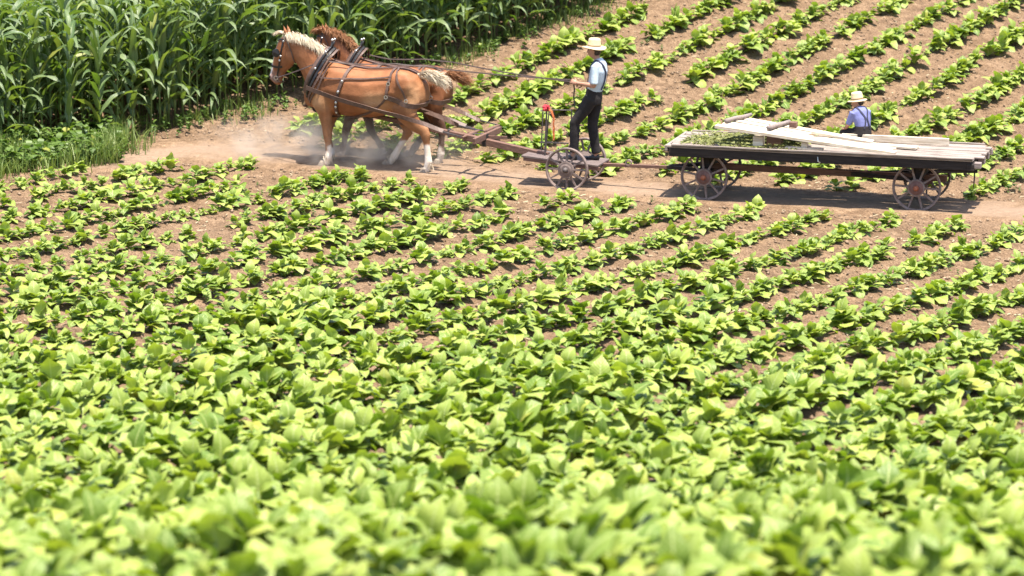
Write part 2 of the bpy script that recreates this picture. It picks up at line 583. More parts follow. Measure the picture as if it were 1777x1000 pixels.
idx = np.arange(nx_ * ny_).reshape(ny_, nx_)
quads = np.stack([idx[:-1, :-1], idx[:-1, 1:], idx[1:, 1:], idx[1:, :-1]], -1).reshape(-1, 4)
ground = link('field_ground', np_mesh('field_ground', np.stack([X, Y, Z], -1).reshape(-1, 3), quads, M['soil']))
tag(ground, 'clodded brown soil of the tobacco field', kind='structure')
ZI = Z
def gz(x, y):
    """height of the ground sheet (bilinear)"""
    x = np.asarray(x, float)
    y = np.asarray(y, float)
    i = np.clip(np.searchsorted(gx, x, 'right') - 1, 0, nx_ - 2)
    j = np.clip(np.searchsorted(gy, y, 'right') - 1, 0, ny_ - 2)
    fx = (x - gx[i]) / (gx[i + 1] - gx[i])
    fy = (y - gy[j]) / (gy[j + 1] - gy[j])
    return (ZI[j, i] * (1 - fx) + ZI[j, i + 1] * fx) * (1 - fy) + (ZI[j + 1, i] * (1 - fx) + ZI[j + 1, i + 1] * fx) * fy

# dirt track: worn dusty strip lying on the soil
def resample(pl, step):
    out = []
    for (x0, y0), (x1, y1) in zip(pl[:-1], pl[1:]):
        n = max(1, int(math.hypot(x1 - x0, y1 - y0) / step))
        out += [(x0 + (x1 - x0) * i / n, y0 + (y1 - y0) * i / n) for i in range(n)]
    out.append(pl[-1])
    a = np.array(out)
    for _ in range(60):
        a[1:-1] = a[1:-1] * 0.5 + (a[:-2] + a[2:]) * 0.25
    return a
tp = resample(TRACK, 0.07)
tt = np.gradient(tp, axis=0)
tt /= np.linalg.norm(tt, axis=1)[:, None]
tn = np.stack([-tt[:, 1], tt[:, 0]], -1)
wl = np.linspace(-1, 1, 29)
hw = 1.0 + 0.25 * vnoise(np.arange(len(tp)) * 0.06, np.zeros(len(tp)), 21)
TX = tp[:, None, 0] + tn[:, None, 0] * wl[None] * hw[:, None]
TYY = tp[:, None, 1] + tn[:, None, 1] * wl[None] * hw[:, None]
ruts = np.exp(-((np.abs(wl * 1.15) - 0.5) / 0.14) ** 2)
TZZ = gz(TX, TYY) + 0.016 * (1 - np.abs(wl[None]) ** 3) - 0.004 + 0.024 * (1 - ruts[None]) * (np.abs(wl[None]) < 0.8)
TZZ += 0.020 * vnoise(TX * 3.5, TYY * 3.5, 33) * (np.abs(wl[None]) < 0.9) + 0.012 * vnoise(TX * 11, TYY * 11, 31) * (np.abs(wl[None]) < 0.9)
idt = np.arange(TX.size).reshape(TX.shape)
tq = np.stack([idt[:-1, :-1], idt[1:, :-1], idt[1:, 1:], idt[:-1, 1:]], -1).reshape(-1, 4)
tm = np_mesh('dirt_track', np.stack([TX, TYY, TZZ], -1).reshape(-1, 3), tq, M['track'])
a_ = tm.attributes.new('dusty', 'FLOAT', 'POINT')
a_.data.foreach_set('value', np.ascontiguousarray(np.clip((1 - np.abs(wl)[None] ** 1.1) * 1.0 + 0 * TX, 0, 1), dtype=np.float32).ravel())
tag(link('dirt_track', tm), 'pale dusty farm track crossing the field', kind='structure')

# soil clods
def clods(n):
    pts = []
    x = rng.uniform(-11, 11.5, n * 3)
    y = 26 + (rng.random(n * 3) ** 0.9) * 34
    keep = (np.abs(x) < y * 0.19 + 0.5)
    x, y = x[keep][:n], y[keep][:n]
    td = dist_poly(x, y, TRACK)
    keep = (td > 0.75) | (rng.random(len(x)) < 0.12)
    x, y = x[keep], y[keep]
    n = len(x)
    r = 0.009 + 0.026 * rng.random(n) ** 4
    base = np.array([(1, 0, 0), (-1, 0, 0), (0, 1, 0), (0, -1, 0), (0, 0, .8), (0, 0, -.8)], float)
    f = np.array([(0, 2, 4), (2, 1, 4), (1, 3, 4), (3, 0, 4), (2, 0, 5), (1, 2, 5), (3, 1, 5), (0, 3, 5)])
    a = rng.uniform(0, 6.28, n)
    v = base[None] * (0.7 + 0.6 * rng.random((n, 6, 1))) + rng.normal(0, .18, (n, 6, 3))
    ca, sa = np.cos(a)[:, None], np.sin(a)[:, None]
    vx = v[..., 0] * ca - v[..., 1] * sa
    vy = v[..., 0] * sa + v[..., 1] * ca
    v = np.stack([vx, vy, v[..., 2]], -1) * r[:, None, None]
    v[..., 0] += x[:, None]
    v[..., 1] += y[:, None]
    v[..., 2] += (gz(x, y) + r * 0.35)[:, None]
    F = (f[None] + (np.arange(n) * 6)[:, None, None]).reshape(-1, 3)
    tag(link('soil_clods', np_mesh('soil_clods', v.reshape(-1, 3), F, M['clod'], smooth=False)), 'loose brown clods of earth lying between the rows', 'clods', kind='stuff')
clods(42000)
def litter(n):
    x = rng.uniform(-11, 11.5, n)
    y = rng.uniform(30, 60, n)
    keep = (np.abs(x) < y * 0.185) & (vnoise(x * 1.2, y * 1.2, 91) > -0.15)
    x, y = x[keep], y[keep]
    n = len(x)
    a = rng.uniform(0, 6.28, n)
    L = rng.uniform(0.012, 0.05, n)
    V = np.zeros((n, 4, 3))
    for j, (s_, t_) in enumerate(((-1, -1), (1, -1), (1, 1), (-1, 1))):
        V[:, j, 0] = x + np.cos(a) * L * s_ - np.sin(a) * 0.008 * t_
        V[:, j, 1] = y + np.sin(a) * L * s_ + np.cos(a) * 0.008 * t_
        V[:, j, 2] = gz(x, y) + 0.012 + s_ * rng.uniform(-0.006, 0.012, n) + t_ * 0.003
    tag(link('dry_litter', np_mesh('dry_litter', V.reshape(-1, 3), np.arange(n * 4).reshape(-1, 4), M['litter'], smooth=False)), 'dry pale bits of leaf and straw on the soil', 'litter', kind='stuff')
litter(9000)

# ------------------------------------------------------------ leaves and plants
def blade(length, width, na, nc, prof, arch, fold, wave, rr, twist=0.0):
    """leaf sheet along +X: arch(t)->(x,z); returns verts, quads, uv"""
    t = np.linspace(0, 1, na + 1)
    u = np.linspace(-1, 1, nc + 1)
    ax, az = arch(t)
    ph = rr.uniform(0, 6.28, 2)
    V = np.zeros((na + 1, nc + 1, 3))
    tx = np.gradient(ax)
    tz = np.gradient(az)
    ln = np.hypot(tx, tz)
    nx, nz = -tz / ln, tx / ln
    w_ = prof(t) * width / 2
    for j, q in enumerate(u):
        up = abs(q) * w_ * fold + wave * width * abs(q) ** 2 * np.sin(t * 11 + ph[0 if q < 0 else 1]) * (w_ > 0.01 * width)
        tw = twist * t
        V[:, j, 0] = ax + nx * up
        V[:, j, 1] = q * w_ * np.cos(tw)
        V[:, j, 2] = az + nz * up + q * w_ * np.sin(tw)
    V[..., 0] *= length
    V[..., 2] *= length
    V[..., 2] += 0
    ii = np.arange((na + 1) * (nc + 1)).reshape(na + 1, nc + 1)
    q = np.stack([ii[:-1, :-1], ii[1:, :-1], ii[1:, 1:], ii[:-1, 1:]], -1).reshape(-1, 4)
    uv = np.stack(np.broadcast_arrays((u[None] + 1) / 2, t[:, None]), -1).reshape(-1, 2)
    return V.reshape(-1, 3), q, uv

def arch_curve(a0, a1):
    """leaf midrib: starts at pitch a0, ends at pitch a1 (radians), unit length"""
    def f(t):
        n = len(t)
        ang = a0 + (a1 - a0) * t ** 1.3
        st = np.diff(t, prepend=t[0])
        return np.cumsum(np.cos(ang) * st), np.cumsum(np.sin(ang) * st)
    return f

ovate = lambda t: np.clip(np.sin(np.pi * np.clip(t, 0, 1) ** 0.72), 0.0, 1) ** 0.85 * 0.96 + 0.05 * (1 - t)
def lance(t):
    return np.clip(t * 7 + 0.45, 0, 1) * np.clip((1 - t), 0, 1) ** 0.55 + 0.01

rr = np.random.default_rng(5)
TOB_VAR = 12
def tob_leaves(na, nc):
    out = []
    r2 = np.random.default_rng(42)
    for i in range(TOB_VAR):
        a0 = r2.uniform(0.15, 0.6)
        a1 = r2.uniform(-1.5, -0.1)
        out.append(blade(1.0, r2.uniform(0.64, 0.86), na, nc, ovate, arch_curve(a0, a1), r2.uniform(-0.12, 0.34), r2.uniform(0.05, 0.11), r2, r2.uniform(-0.5, 0.5)))
    return out
TL_HI, TL_LO = tob_leaves(6, 4), tob_leaves(4, 2)

def tob_design(rd):
    """list of (variant, azimuth, pitch, length, z)"""
    n = rd.integers(9, 13)
    a = rd.uniform(0, 6.28)
    lean = rd.uniform(0, 6.28)
    out = []
    for i in range(n):
        f = i / (n - 1)                      # 0 = outer/lower, 1 = heart
        pitch = R(14 + 44 * f) + rd.normal(0, 0.30) + 0.12 * math.cos(a - lean)
        L = (0.285 - 0.12 * f ** 2) * rd.uniform(0.72, 1.15)
        out.append((int(rd.integers(0, TOB_VAR)), a, pitch, L, 0.03 + 0.17 * f))
        a += 2.399 + rd.normal(0, 0.4)
    return out
TOB_DES = [tob_design(np.random.default_rng(100 + i)) for i in range(20)]

def rot_leaf(V, az, pitch, L, z, roll=0.0):
    m = Matrix.Rotation(az, 3, 'Z') @ Matrix.Rotation(-pitch, 3, 'Y') @ Matrix.Rotation(roll, 3, 'X')
    return (V * L) @ np.array(m).T + np.array([0.012 * math.cos(az), 0.012 * math.sin(az), z])

def bake(design, leaves, rd):
    v, q, uv, rn = [], [], [], []
    b = 0
    for var, az, pitch, L, z in design:
        V, Q, U = leaves[var]
        v.append(rot_leaf(V, az, pitch, L, z))
        q.append(Q + b)
        uv.append(U)
        rn.append(np.full(len(V), rd.random()))
        b += len(V)
    return np.concatenate(v), np.concatenate(q), np.concatenate(uv), np.concatenate(rn)

def scatter_mesh(name, baked, pos, yaw, scale, which, mat, rd, tilt=0.08, zsc=None):
    """one mesh holding copies of the baked designs"""
    vs, qs, us, rs = [], [], [], []
    b = 0
    for d in range(len(baked)):
        sel = np.nonzero(which == d)[0]
        if not len(sel):
            continue
        V, Q, U, Rn = baked[d]
        m = len(sel)
        ca, sa = np.cos(yaw[sel])[:, None], np.sin(yaw[sel])[:, None]
        s_ = scale[sel][:, None]
        tx, ty = rd.normal(0, tilt, (m, 1)), rd.normal(0, tilt, (m, 1))
        x = (V[None, :, 0] * ca - V[None, :, 1] * sa) * s_
        y = (V[None, :, 0] * sa + V[None, :, 1] * ca) * s_
        z = V[None, :, 2] * s_ * (1.0 if zsc is None else zsc[sel][:, None])
        P = np.stack([x + tx * z + pos[sel, 0:1], y + ty * z + pos[sel, 1:2], z + pos[sel, 2:3]], -1)
        vs.append(P.reshape(-1, 3))
        qs.append((Q[None] + (np.arange(m) * len(V))[:, None, None] + b).reshape(-1, 4))
        us.append(np.tile(U, (m, 1)))
        rs.append(np.mod(np.tile(Rn, m) + np.repeat(rd.random(m) * 0.35, len(V)), 1))
        b += m * len(V)
    return np_mesh(name, np.concatenate(vs), np.concatenate(qs), mat, np.concatenate(us), np.concatenate(rs))

# where the tobacco stands
def tobacco_sites():
    rows = []
    for k in range(-80, 120):
        c = k * ROWW
        ts = np.arange(-20, 95, 0.175)
        ts = ts + rng.uniform(0, 0.4) + rng.normal(0, 0.07, len(ts))
        off = rng.normal(0, 0.03, len(ts))
        rows.append(np.stack([ROWDIR.x * ts + ROWN.x * (c + off), ROWDIR.y * ts + ROWN.y * (c + off)], -1))
    P = np.concatenate(rows)
    x, y = P[:, 0], P[:, 1]
    keep = (y > 13.2) & (y < 61) & (np.abs(x) < 0.1777 * y * 1.02 + 1.6)
    x, y = x[keep], y[keep]
    td = dist_poly(x, y, TRACK)
    ce = dist_poly(x, y, CORN_EDGE)
    lowside = y < np.interp(x, [p[0] for p in TRACK], [p[1] for p in TRACK])
    bad = (td < np.where(lowside, np.interp(x, [-6, -2.5, -1, 1.5, 4, 8], [1.0, 1.2, 1.25, 1.45, 1.55, 1.4]), np.interp(x, [-3, 0, 2], [0.55, 0.8, 0.85]))) | inside(x, y, CORN_POLY) | inside(x, y, GRASS_POLY) | inside(x, y, HEAD_POLY) | ((ce < 0.95) & (y > 46)) | ((ce < 0.9))
    # gaps in the rows: many beyond the track, few near the camera
    g = vnoise((x * ROWDIR.x + y * ROWDIR.y) * 0.55, (x * ROWN.x + y * ROWN.y) / ROWW, 8) + 0.10 * rng.normal(0, 1, len(x))
    lim = np.interp(y, [12, 25, 33, 38, 44, 48, 58], [9, 9, 0.70, 0.44, 0.31, 0.38, 0.46]) - 0.12 * np.clip((y - 42) / 2, 0, 1) * np.clip((-3.5 - x) / 2, 0, 1) + 0.3 * np.exp(-((x - 0.6) / 2.2) ** 2 - ((y - 47) / 2.2) ** 2)
    bad |= g > lim
    bad |= rng.random(len(x)) > np.interp(y, [12, 20, 29, 34, 43, 46, 58], [0.85, 1, 1, 1, 1, 0.9, 0.85])
    x, y = x[~bad], y[~bad]
    return x, y
tx_, ty_ = tobacco_sites()
tz_ = gz(tx_, ty_)
tsc = np.interp(ty_, [12, 16, 20, 24, 28, 32, 36, 43, 47, 58], [1.18, 1.14, 1.08, 1.02, 0.96, 0.90, 0.74, 0.68, 0.84, 0.92]) * rng.normal(1, 0.20, len(tx_)).clip(0.45, 1.28)
tsc *= 1 + 0.24 * vnoise(tx_ * 0.45, ty_ * 0.45, 121) + 0.25 * vnoise(tx_ * 1.3, ty_ * 1.3, 122)
tyaw = rng.uniform(0, 6.28, len(tx_))
twh = rng.integers(0, len(TOB_DES), len(tx_))
dcam = np.hypot(ty_, CAM_H - tz_)
vis = np.abs(tx_) < 0.1777 * dcam * 1.0 + 0.15
rowv = 500 - FPX * ((ty_ * math.sin(CAM_P) + (tz_ + 0.25 - CAM_H) * math.cos(CAM_P)) / (ty_ * math.cos(CAM_P) - (tz_ - CAM_H) * math.sin(CAM_P)))
vis &= rowv < 1010
order = np.argsort(np.where(vis, dcam, 1e9))
single = order[:300]
rest = np.setdiff1d(np.arange(len(tx_)), single)

leaf_me = []
for i, (V, Q, U) in enumerate(TL_HI):
    leaf_me.append(np_mesh('tobacco_leaf', V, Q, M['tob'], U, np.full(len(V), rr.random())))
stem_mb = MB().tube([(0, 0, -0.04), (0.003, 0, 0.08), (0, 0.004, 0.215)], [0.014, 0.012, 0.007], 6)
stem_me = stem_mb.mesh('tobacco_stem', M['stem'], True)
maxd = np.sort(dcam[single])
ORD = 'first second third fourth fifth sixth seventh eighth ninth tenth eleventh twelfth thirteenth fourteenth fifteenth sixteenth seventeenth eighteenth nineteenth'.split()
TENS = {2: 'twent', 3: 'thirt', 4: 'fort', 5: 'fift', 6: 'sixt', 7: 'sevent', 8: 'eight', 9: 'ninet'}
def ordinal(n):
    if n < 20:
        return ORD[n - 1]
    if n >= 100:
        return 'hundred and ' + ordinal(n - 100) if n > 100 else 'hundredth'
    t, u = divmod(n, 10)
    return TENS[t] + 'ieth' if u == 0 else TENS[t] + 'y-' + ORD[u - 1]
trow = np.round((tx_ * ROWN.x + ty_ * ROWN.y) / ROWW).astype(int)
talong = tx_ * ROWDIR.x + ty_ * ROWDIR.y
rows_seen = sorted(set(trow[single]))
place_of = {}
for rk_, r_k in enumerate(rows_seen):
    mem = [i for i in single if trow[i] == r_k]
    for p_, i in enumerate(sorted(mem, key=lambda i: talong[i])):
        place_of[i] = (rk_ + 1, p_ + 1)
def tob_label(d, x):
    if d < 18.5:
        return 'big blurred tobacco plant', 'blurred tobacco plants along the front'
    if d < 22.5:
        return 'broad tobacco plant', 'tobacco plants behind the blurred front rows'
    return 'sharp leafy tobacco plant', 'tobacco plants in the dense lower field'
for i in single:
    o = bpy.data.objects.new('tobacco_plant', stem_me)
    COL.objects.link(o)
    o.location = (tx_[i], ty_[i], tz_[i])
    o.rotation_euler = (rng.normal(0, 0.07), rng.normal(0, 0.07), tyaw[i])
    o.scale = (tsc[i],) * 3
    lb, gr = tob_label(ty_[i], tx_[i])
    lb += ', %s up the %s diagonal row from bottom right' % (ordinal(place_of[i][1]), ordinal(place_of[i][0]))
    tag(o, lb, 'tobacco plant', gr)
    for var, az, pitch, L, z in TOB_DES[twh[i]]:
        c = bpy.data.objects.new('leaf', leaf_me[var])
        COL.objects.link(c)
        c.parent = o
        c.location = (0.012 * math.cos(az), 0.012 * math.sin(az), z)
        c.rotation_euler = (Matrix.Rotation(az, 3, 'Z') @ Matrix.Rotation(-(pitch + rng.normal(0, 0.1)), 3, 'Y') @ Matrix.Rotation(rng.normal(0, 0.2), 3, 'X')).to_euler()
        c.scale = (L,) * 3
bk_hi = [bake(d, TL_HI, rr) for d in TOB_DES]
bk_lo = [bake(d, TL_LO, rr) for d in TOB_DES]
pos = np.stack([tx_, ty_, tz_], -1)
tzs = np.interp(ty_, [28, 33, 45, 47, 58], [1, 0.92, 0.92, 1.0, 1.0])
nearr = rest[ty_[rest] < 33]
farr = rest[ty_[rest] >= 33]
m1 = scatter_mesh('tobacco_rows', bk_hi, pos[nearr], tyaw[nearr], tsc[nearr], twh[nearr], M['tob'], rr, 0.08, tzs[nearr])
m2 = scatter_mesh('tobacco_rows', bk_lo, pos[farr], tyaw[farr], tsc[farr], twh[farr], M['tob'], rr, 0.08, tzs[farr])
bm_ = bmesh.new()
bm_.from_mesh(m1)
bm_.from_mesh(m2)
m3 = bpy.data.meshes.new('tobacco_rows')
m3.materials.append(M['tob'])
bm_.to_mesh(m3)
bm_.free()
bpy.data.meshes.remove(m1)
bpy.data.meshes.remove(m2)
tag(link('tobacco_rows', m3), 'rows of young tobacco plants across the middle and far field', 'tobacco rows', kind='stuff')

# ------------------------------------------------------------ corn
CORN_VAR = 8
def corn_leaves(na):
    r2 = np.random.default_rng(77)
    out = []
    for i in range(CORN_VAR):
        out.append(blade(1.0, r2.uniform(0.14, 0.185), na, 2, lance, arch_curve(r2.uniform(1.0, 1.35), r2.uniform(-1.1, 0.8)), 0.40, r2.uniform(0.08, 0.22), r2, r2.uniform(-1.3, 1.3)))
    return out
CL = corn_leaves(6)
def corn_design(rd):
    h = rd.uniform(1.7, 2.3)
    n = 14
    a = rd.uniform(0, 6.28)
    out = []
    for i in range(n):
        f = i / (n - 1)
        z = h * (0.14 + 0.80 * f)
        L = 0.74 * (0.62 + 0.5 * math.sin(math.pi * (0.15 + 0.72 * f))) * rd.uniform(0.85, 1.15)
        pitch = rd.normal(0.08, 0.14) - 0.25 * (1 - f) + 0.10 * f
        out.append((int(rd.integers(0, CORN_VAR)), a + (math.pi if i % 2 else 0) + rd.normal(0, 0.45), pitch, L, z))
    return h, out
CORN_DES = [corn_design(np.random.default_rng(300 + i)) for i in range(10)]
def stalk_mb(h):
    return MB().tube([(0, 0, -0.05), (0, 0, 0.25 * h), (0.008, 0, 0.6 * h), (0, 0.006, 0.97 * h)], [0.017, 0.015, 0.012, 0.004], 6)
def corn_sites():
    ed = np.array(CORN_EDGE)
    d = Vector((ed[-2][0] - ed[6][0], ed[-2][1] - ed[6][1])).normalized()
    n = Vector((-d.y, d.x))
    P = []
    for k in range(-3, 44):
        ts = np.arange(-30, 40, 0.165) + rng.uniform(0, 0.165)
        ts = ts + rng.normal(0, 0.03, len(ts))
        off = k * 0.70 + rng.normal(0, 0.035, len(ts))
        P.append(np.stack([ed[6][0] + d.x * ts + n.x * off, ed[6][1] + d.y * ts + n.y * off, np.full(len(ts), k)], -1))
    P = np.concatenate(P)
    x, y = P[:, 0], P[:, 1]
    keep = inside(x, y, CORN_POLY) & (np.abs(x) < 0.1777 * y + 2.2) & (y < 61)
    return x[keep], y[keep], P[keep, 2]
cx, cy, crow = corn_sites()
cz = gz(cx, cy)
ced = dist_poly(cx, cy, CORN_EDGE)
cdist = np.hypot(cx, cy)
score = ced + np.where(np.abs(cx) < 0.1777 * cy + 0.1, 0, 50) + np.where(cy > 57.5, 20, 0)
csing = np.argsort(score)[:300]
crest = np.setdiff1d(np.arange(len(cx)), csing)
cleaf_me = [np_mesh('corn_leaf', V, Q, M['corn'], U, np.full(len(V), rr.random())) for V, Q, U in CL]
cstalk_me = [stalk_mb(h).mesh('corn_stalk', M['stalk'], True) for h, _ in CORN_DES]
cyaw = rng.uniform(0, 6.28, len(cx))
csc = rng.normal(1, 0.07, len(cx)).clip(0.8, 1.15)
cwh = rng.integers(0, len(CORN_DES), len(cx))
crows = sorted(set(crow[csing]))
cplace = {}
for rk_, r_k in enumerate(crows):
    for p_, i in enumerate(sorted([i for i in csing if crow[i] == r_k], key=lambda i: cx[i])):
        cplace[i] = (rk_ + 1, p_ + 1)
for i in csing:
    h, des = CORN_DES[cwh[i]]
    o = bpy.data.objects.new('corn_plant', cstalk_me[cwh[i]])
    COL.objects.link(o)
    o.location = (cx[i], cy[i], cz[i])
    o.rotation_euler = (rng.normal(0, 0.035), rng.normal(0, 0.035), cyaw[i])
    o.scale = (csc[i],) * 3
    if cx[i] < -5.9:
        lb, gr = 'corn plant behind the weedy grass', 'corn plants behind the weedy corner'
    elif cy[i] < 51.3:
        lb, gr = 'corn plant near the horses', 'corn plants near the horses'
    else:
        lb, gr = 'corn plant beyond the horses', 'corn plants on the receding edge'
    lb += ', %s from left in the %s row from the edge' % (ordinal(cplace[i][1]), ordinal(cplace[i][0]))
    tag(o, lb, 'corn plant', gr)
    for var, az, pitch, L, z in des:
        c = bpy.data.objects.new('leaf', cleaf_me[var])
        COL.objects.link(c)
        c.parent = o
        c.location = (0.012 * math.cos(az), 0.012 * math.sin(az), z)
        c.rotation_euler = (Matrix.Rotation(az, 3, 'Z') @ Matrix.Rotation(-pitch, 3, 'Y')).to_euler()
        c.scale = (L,) * 3
def corn_bake(h, des):
    v, q, uv, rn = bake(des, CL, rr)
    sm = stalk_mb(h)
    sv = np.array([tuple(p) for p in sm.v])
    sq = np.array([f for f in sm.f if len(f) == 4])
    return np.concatenate([v, sv]), np.concatenate([q, sq + len(v)]), np.concatenate([uv, np.full((len(sv), 2), 0.25)]), np.concatenate([rn, np.full(len(sv), 0.9)])
cbk = [corn_bake(h, d) for h, d in CORN_DES]
cpos = np.stack([cx, cy, cz], -1)
tag(link('corn_stand', scatter_mesh('corn_stand', cbk, cpos[crest], cyaw[crest], csc[crest], cwh[crest], M['corn'], rr, 0.03)),
    'dense stand of tall green corn behind the edge plants', 'cornfield', kind='stuff')

# ------------------------------------------------------------ grass and weeds
def blades(name, label, x, y, hgt, wid, mat, cat, lean=0.5, rd=rr):
    n = len(x)
    z = gz(x, y)
    a = rd.uniform(0, 6.28, n)
    h = hgt * rd.uniform(0.5, 1.2, n)
    le = np.abs(rd.normal(0, lean, n))
    ca, sa = np.cos(a), np.sin(a)
    t = np.array([0, 0.4, 0.75, 1.0])
    ww = np.array([1.0, 0.9, 0.6, 0.05])
    V = np.zeros((n, 4, 2, 3))
    fx = (t ** 1.8)[None] * (le * h)[:, None]
    V[..., 0] = x[:, None, None] + (fx * ca[:, None])[..., None] + np.array([-1, 1])[None, None] * (-sa[:, None] * ww[None] * wid)[..., None]
    V[..., 1] = y[:, None, None] + (fx * sa[:, None])[..., None] + np.array([-1, 1])[None, None] * (ca[:, None] * ww[None] * wid)[..., None]
    V[..., 2] = (z[:, None] - 0.01 + t[None] * h[:, None] * (1 - 0.25 * t[None] * le[:, None].clip(0, 1)))[..., None]
    ii = np.arange(8).reshape(4, 2)
    q = np.stack([ii[:-1, 0], ii[:-1, 1], ii[1:, 1], ii[1:, 0]], -1)
    Q = (q[None] + (np.arange(n) * 8)[:, None, None]).reshape(-1, 4)
    uv = np.tile(np.stack(np.broadcast_arrays(np.array([0., 1.])[None], t[:, None]), -1).reshape(-1, 2), (n, 1))
    rn = np.repeat(rd.random(n), 8)
    tag(link(name, np_mesh(name, V.reshape(-1, 3), Q, mat, uv, rn)), label, cat, kind='stuff')

def rand_in(poly, n):
    xs, ys = [p[0] for p in poly], [p[1] for p in poly]
    x = rng.uniform(min(xs), max(xs), n * 4)
    y = rng.uniform(min(ys), max(ys), n * 4)
    k = inside(x, y, poly)
    return x[k][:n], y[k][:n]
def near_line(pl, n, sd, bias=0.0):
    a = resample(pl, 0.1)
    k = rng.integers(0, len(a) - 1, n)
    t = np.gradient(a, axis=0)
    t /= np.linalg.norm(t, axis=1)[:, None]
    o = rng.normal(bias, sd, n)
    f = rng.uniform(-0.1, 0.1, (n, 2))
    return a[k, 0] - t[k, 1] * o + f[:, 0], a[k, 1] + t[k, 0] * o + f[:, 1]
g1x, g1y = rand_in(GRASS_POLY, 12000)
ef = 1 - np.clip(dist_poly(g1x, g1y, GRASS_POLY[3:]) / 2.2, 0, 1)
k_ = rng.random(len(g1x)) > ef * 0.95 * (0.6 + vnoise(g1x * 1.5, g1y * 1.5, 61))
g1x, g1y = g1x[k_], g1y[k_]
g4x, g4y = near_line(GRASS_POLY[3:], 2600, 0.35, -0.25)
k_ = vnoise(g4x * 2.5, g4y * 2.5, 67) > 0.12
g1x, g1y = np.concatenate([g1x, g4x[k_]]), np.concatenate([g1y, g4y[k_]])
g2x, g2y = near_line(CORN_EDGE[2:], 4200, 0.24, 0.12)
keep = (vnoise(g2x * 1.3, g2y * 1.3, 55) > -0.12)
blades('grass', 'rank green grass growing at the foot of the corn', np.concatenate([g1x, g2x[keep]]), np.concatenate([g1y, g2y[keep]]), np.concatenate([0.22 + 0.55 * (vnoise(g1x * 1.1, g1y * 1.1, 64) + 0.1).clip(0.0, 0.5), 0.15 + 0.32 * (vnoise(g2x * 1.6, g2y * 1.6, 65)[keep] + 0.2).clip(0, 0.7)]), 0.008, M['grass'], 'grass')
# broad weeds: small leafy tufts
WD = []
for i in range(6):
    rd = np.random.default_rng(900 + i)
    des = [(int(rd.integers(0, TOB_VAR)), rd.uniform(0, 6.28), rd.uniform(0.1, 1.1), rd.uniform(0.05, 0.09), rd.uniform(0.02, 0.20)) for _ in range(16)]
    WD.append(bake(des, TL_LO, rd))
w1x, w1y = rand_in(GRASS_POLY, 330)
k_ = (vnoise(w1x * 0.9, w1y * 0.9, 63) > -0.2) & (dist_poly(w1x, w1y, GRASS_POLY[3:]) > 0.35 * rng.random(len(w1x)))
w1x, w1y = w1x[k_], w1y[k_]
w2x, w2y = near_line(CORN_EDGE[2:], 220, 0.25, 0.05)
w3x = rng.uniform(-10, 11, 2600)
w3y = rng.uniform(26, 58, 2600)
k3 = (vnoise(w3x * 0.55, w3y * 0.55, 77) > 0.20) & (dist_poly(w3x, w3y, TRACK) > 1.0) & ~inside(w3x, w3y, CORN_POLY) & (np.abs(w3x) < 0.185 * w3y)
wx_ = np.concatenate([w1x, w2x, w3x[k3]])
wy_ = np.concatenate([w1y, w2y, w3y[k3]])
wsc = np.concatenate([rng.uniform(1.0, 2.2, len(w1x)), rng.uniform(0.6, 1.3, len(w2x)), rng.uniform(0.35, 0.85, int(k3.sum()))])
tag(link('weeds', scatter_mesh('weeds', WD, np.stack([wx_, wy_, gz(wx_, wy_)], -1), rng.uniform(0, 6.28, len(wx_)), wsc, rng.integers(0, 6, len(wx_)), M['weed'], rr)),
    'small leafy green weeds at the corn corner and between rows', 'weeds', kind='stuff')
#@@REST
# ------------------------------------------------------------ wheels, wagon, cart
def wheel_meshes(r, wd, hub_r, nsp):
    t = 0.016
    rim = MB().lathe([(r, -wd / 2), (r, wd / 2), (r - t, wd / 2), (r - t - 0.018, 0.012), (r - t - 0.018, -0.012), (r - t, -wd / 2)], 'Y', 40, closed=True)
    hub = MB().lathe([(hub_r * 0.55, -0.075), (hub_r, -0.055), (hub_r, -0.035), (hub_r * 0.8, -0.03), (hub_r * 0.8, 0.03), (hub_r, 0.035), (hub_r, 0.055), (hub_r * 0.5, 0.09)], 'Y', 24)
    ring = MB().lathe([(hub_r * 1.02, -0.062), (hub_r * 1.02, -0.050), (hub_r * 0.84, -0.050), (hub_r * 0.84, -0.066)], 'Y', 24, closed=True)
    cap = MB().lathe([(0.018, -0.135), (0.030, -0.128), (0.040, -0.10), (0.045, -0.070)], 'Y', 12)
    sp = MB()
    sp.beam((hub_r * 0.75, 0, 0), (r - t - 0.012, 0, 0), 0.034, 0.030, (0, 1, 0), 0.8)
    return dict(rim=rim.mesh('wheel', M['rim'], False), hub=hub.mesh('hub', M['hub']), ring=ring.mesh('hub_flange', M['rim']), cap=cap.mesh('hub_cap', M['hubcap'], True), spoke=sp.mesh('spoke', M['rim']), n=nsp, r=r)
def put_wheel(wm, parent, x, y, rot, flip=False):
    wh = link('wheel', wm['rim'], parent)
    wh.location = (x, y, wm['r'])
    wh.rotation_euler = (0, rot, math.pi if flip else 0)
    for nm, key in (('hub', 'hub'), ('hub_flange', 'ring'), ('hub_cap', 'cap')):
        link(nm, wm[key], wh)
    for i in range(wm['n']):
        s = link('spoke', wm['spoke'], wh)
        s.rotation_euler = (0, 2 * math.pi * i / wm['n'], 0)
    return wh

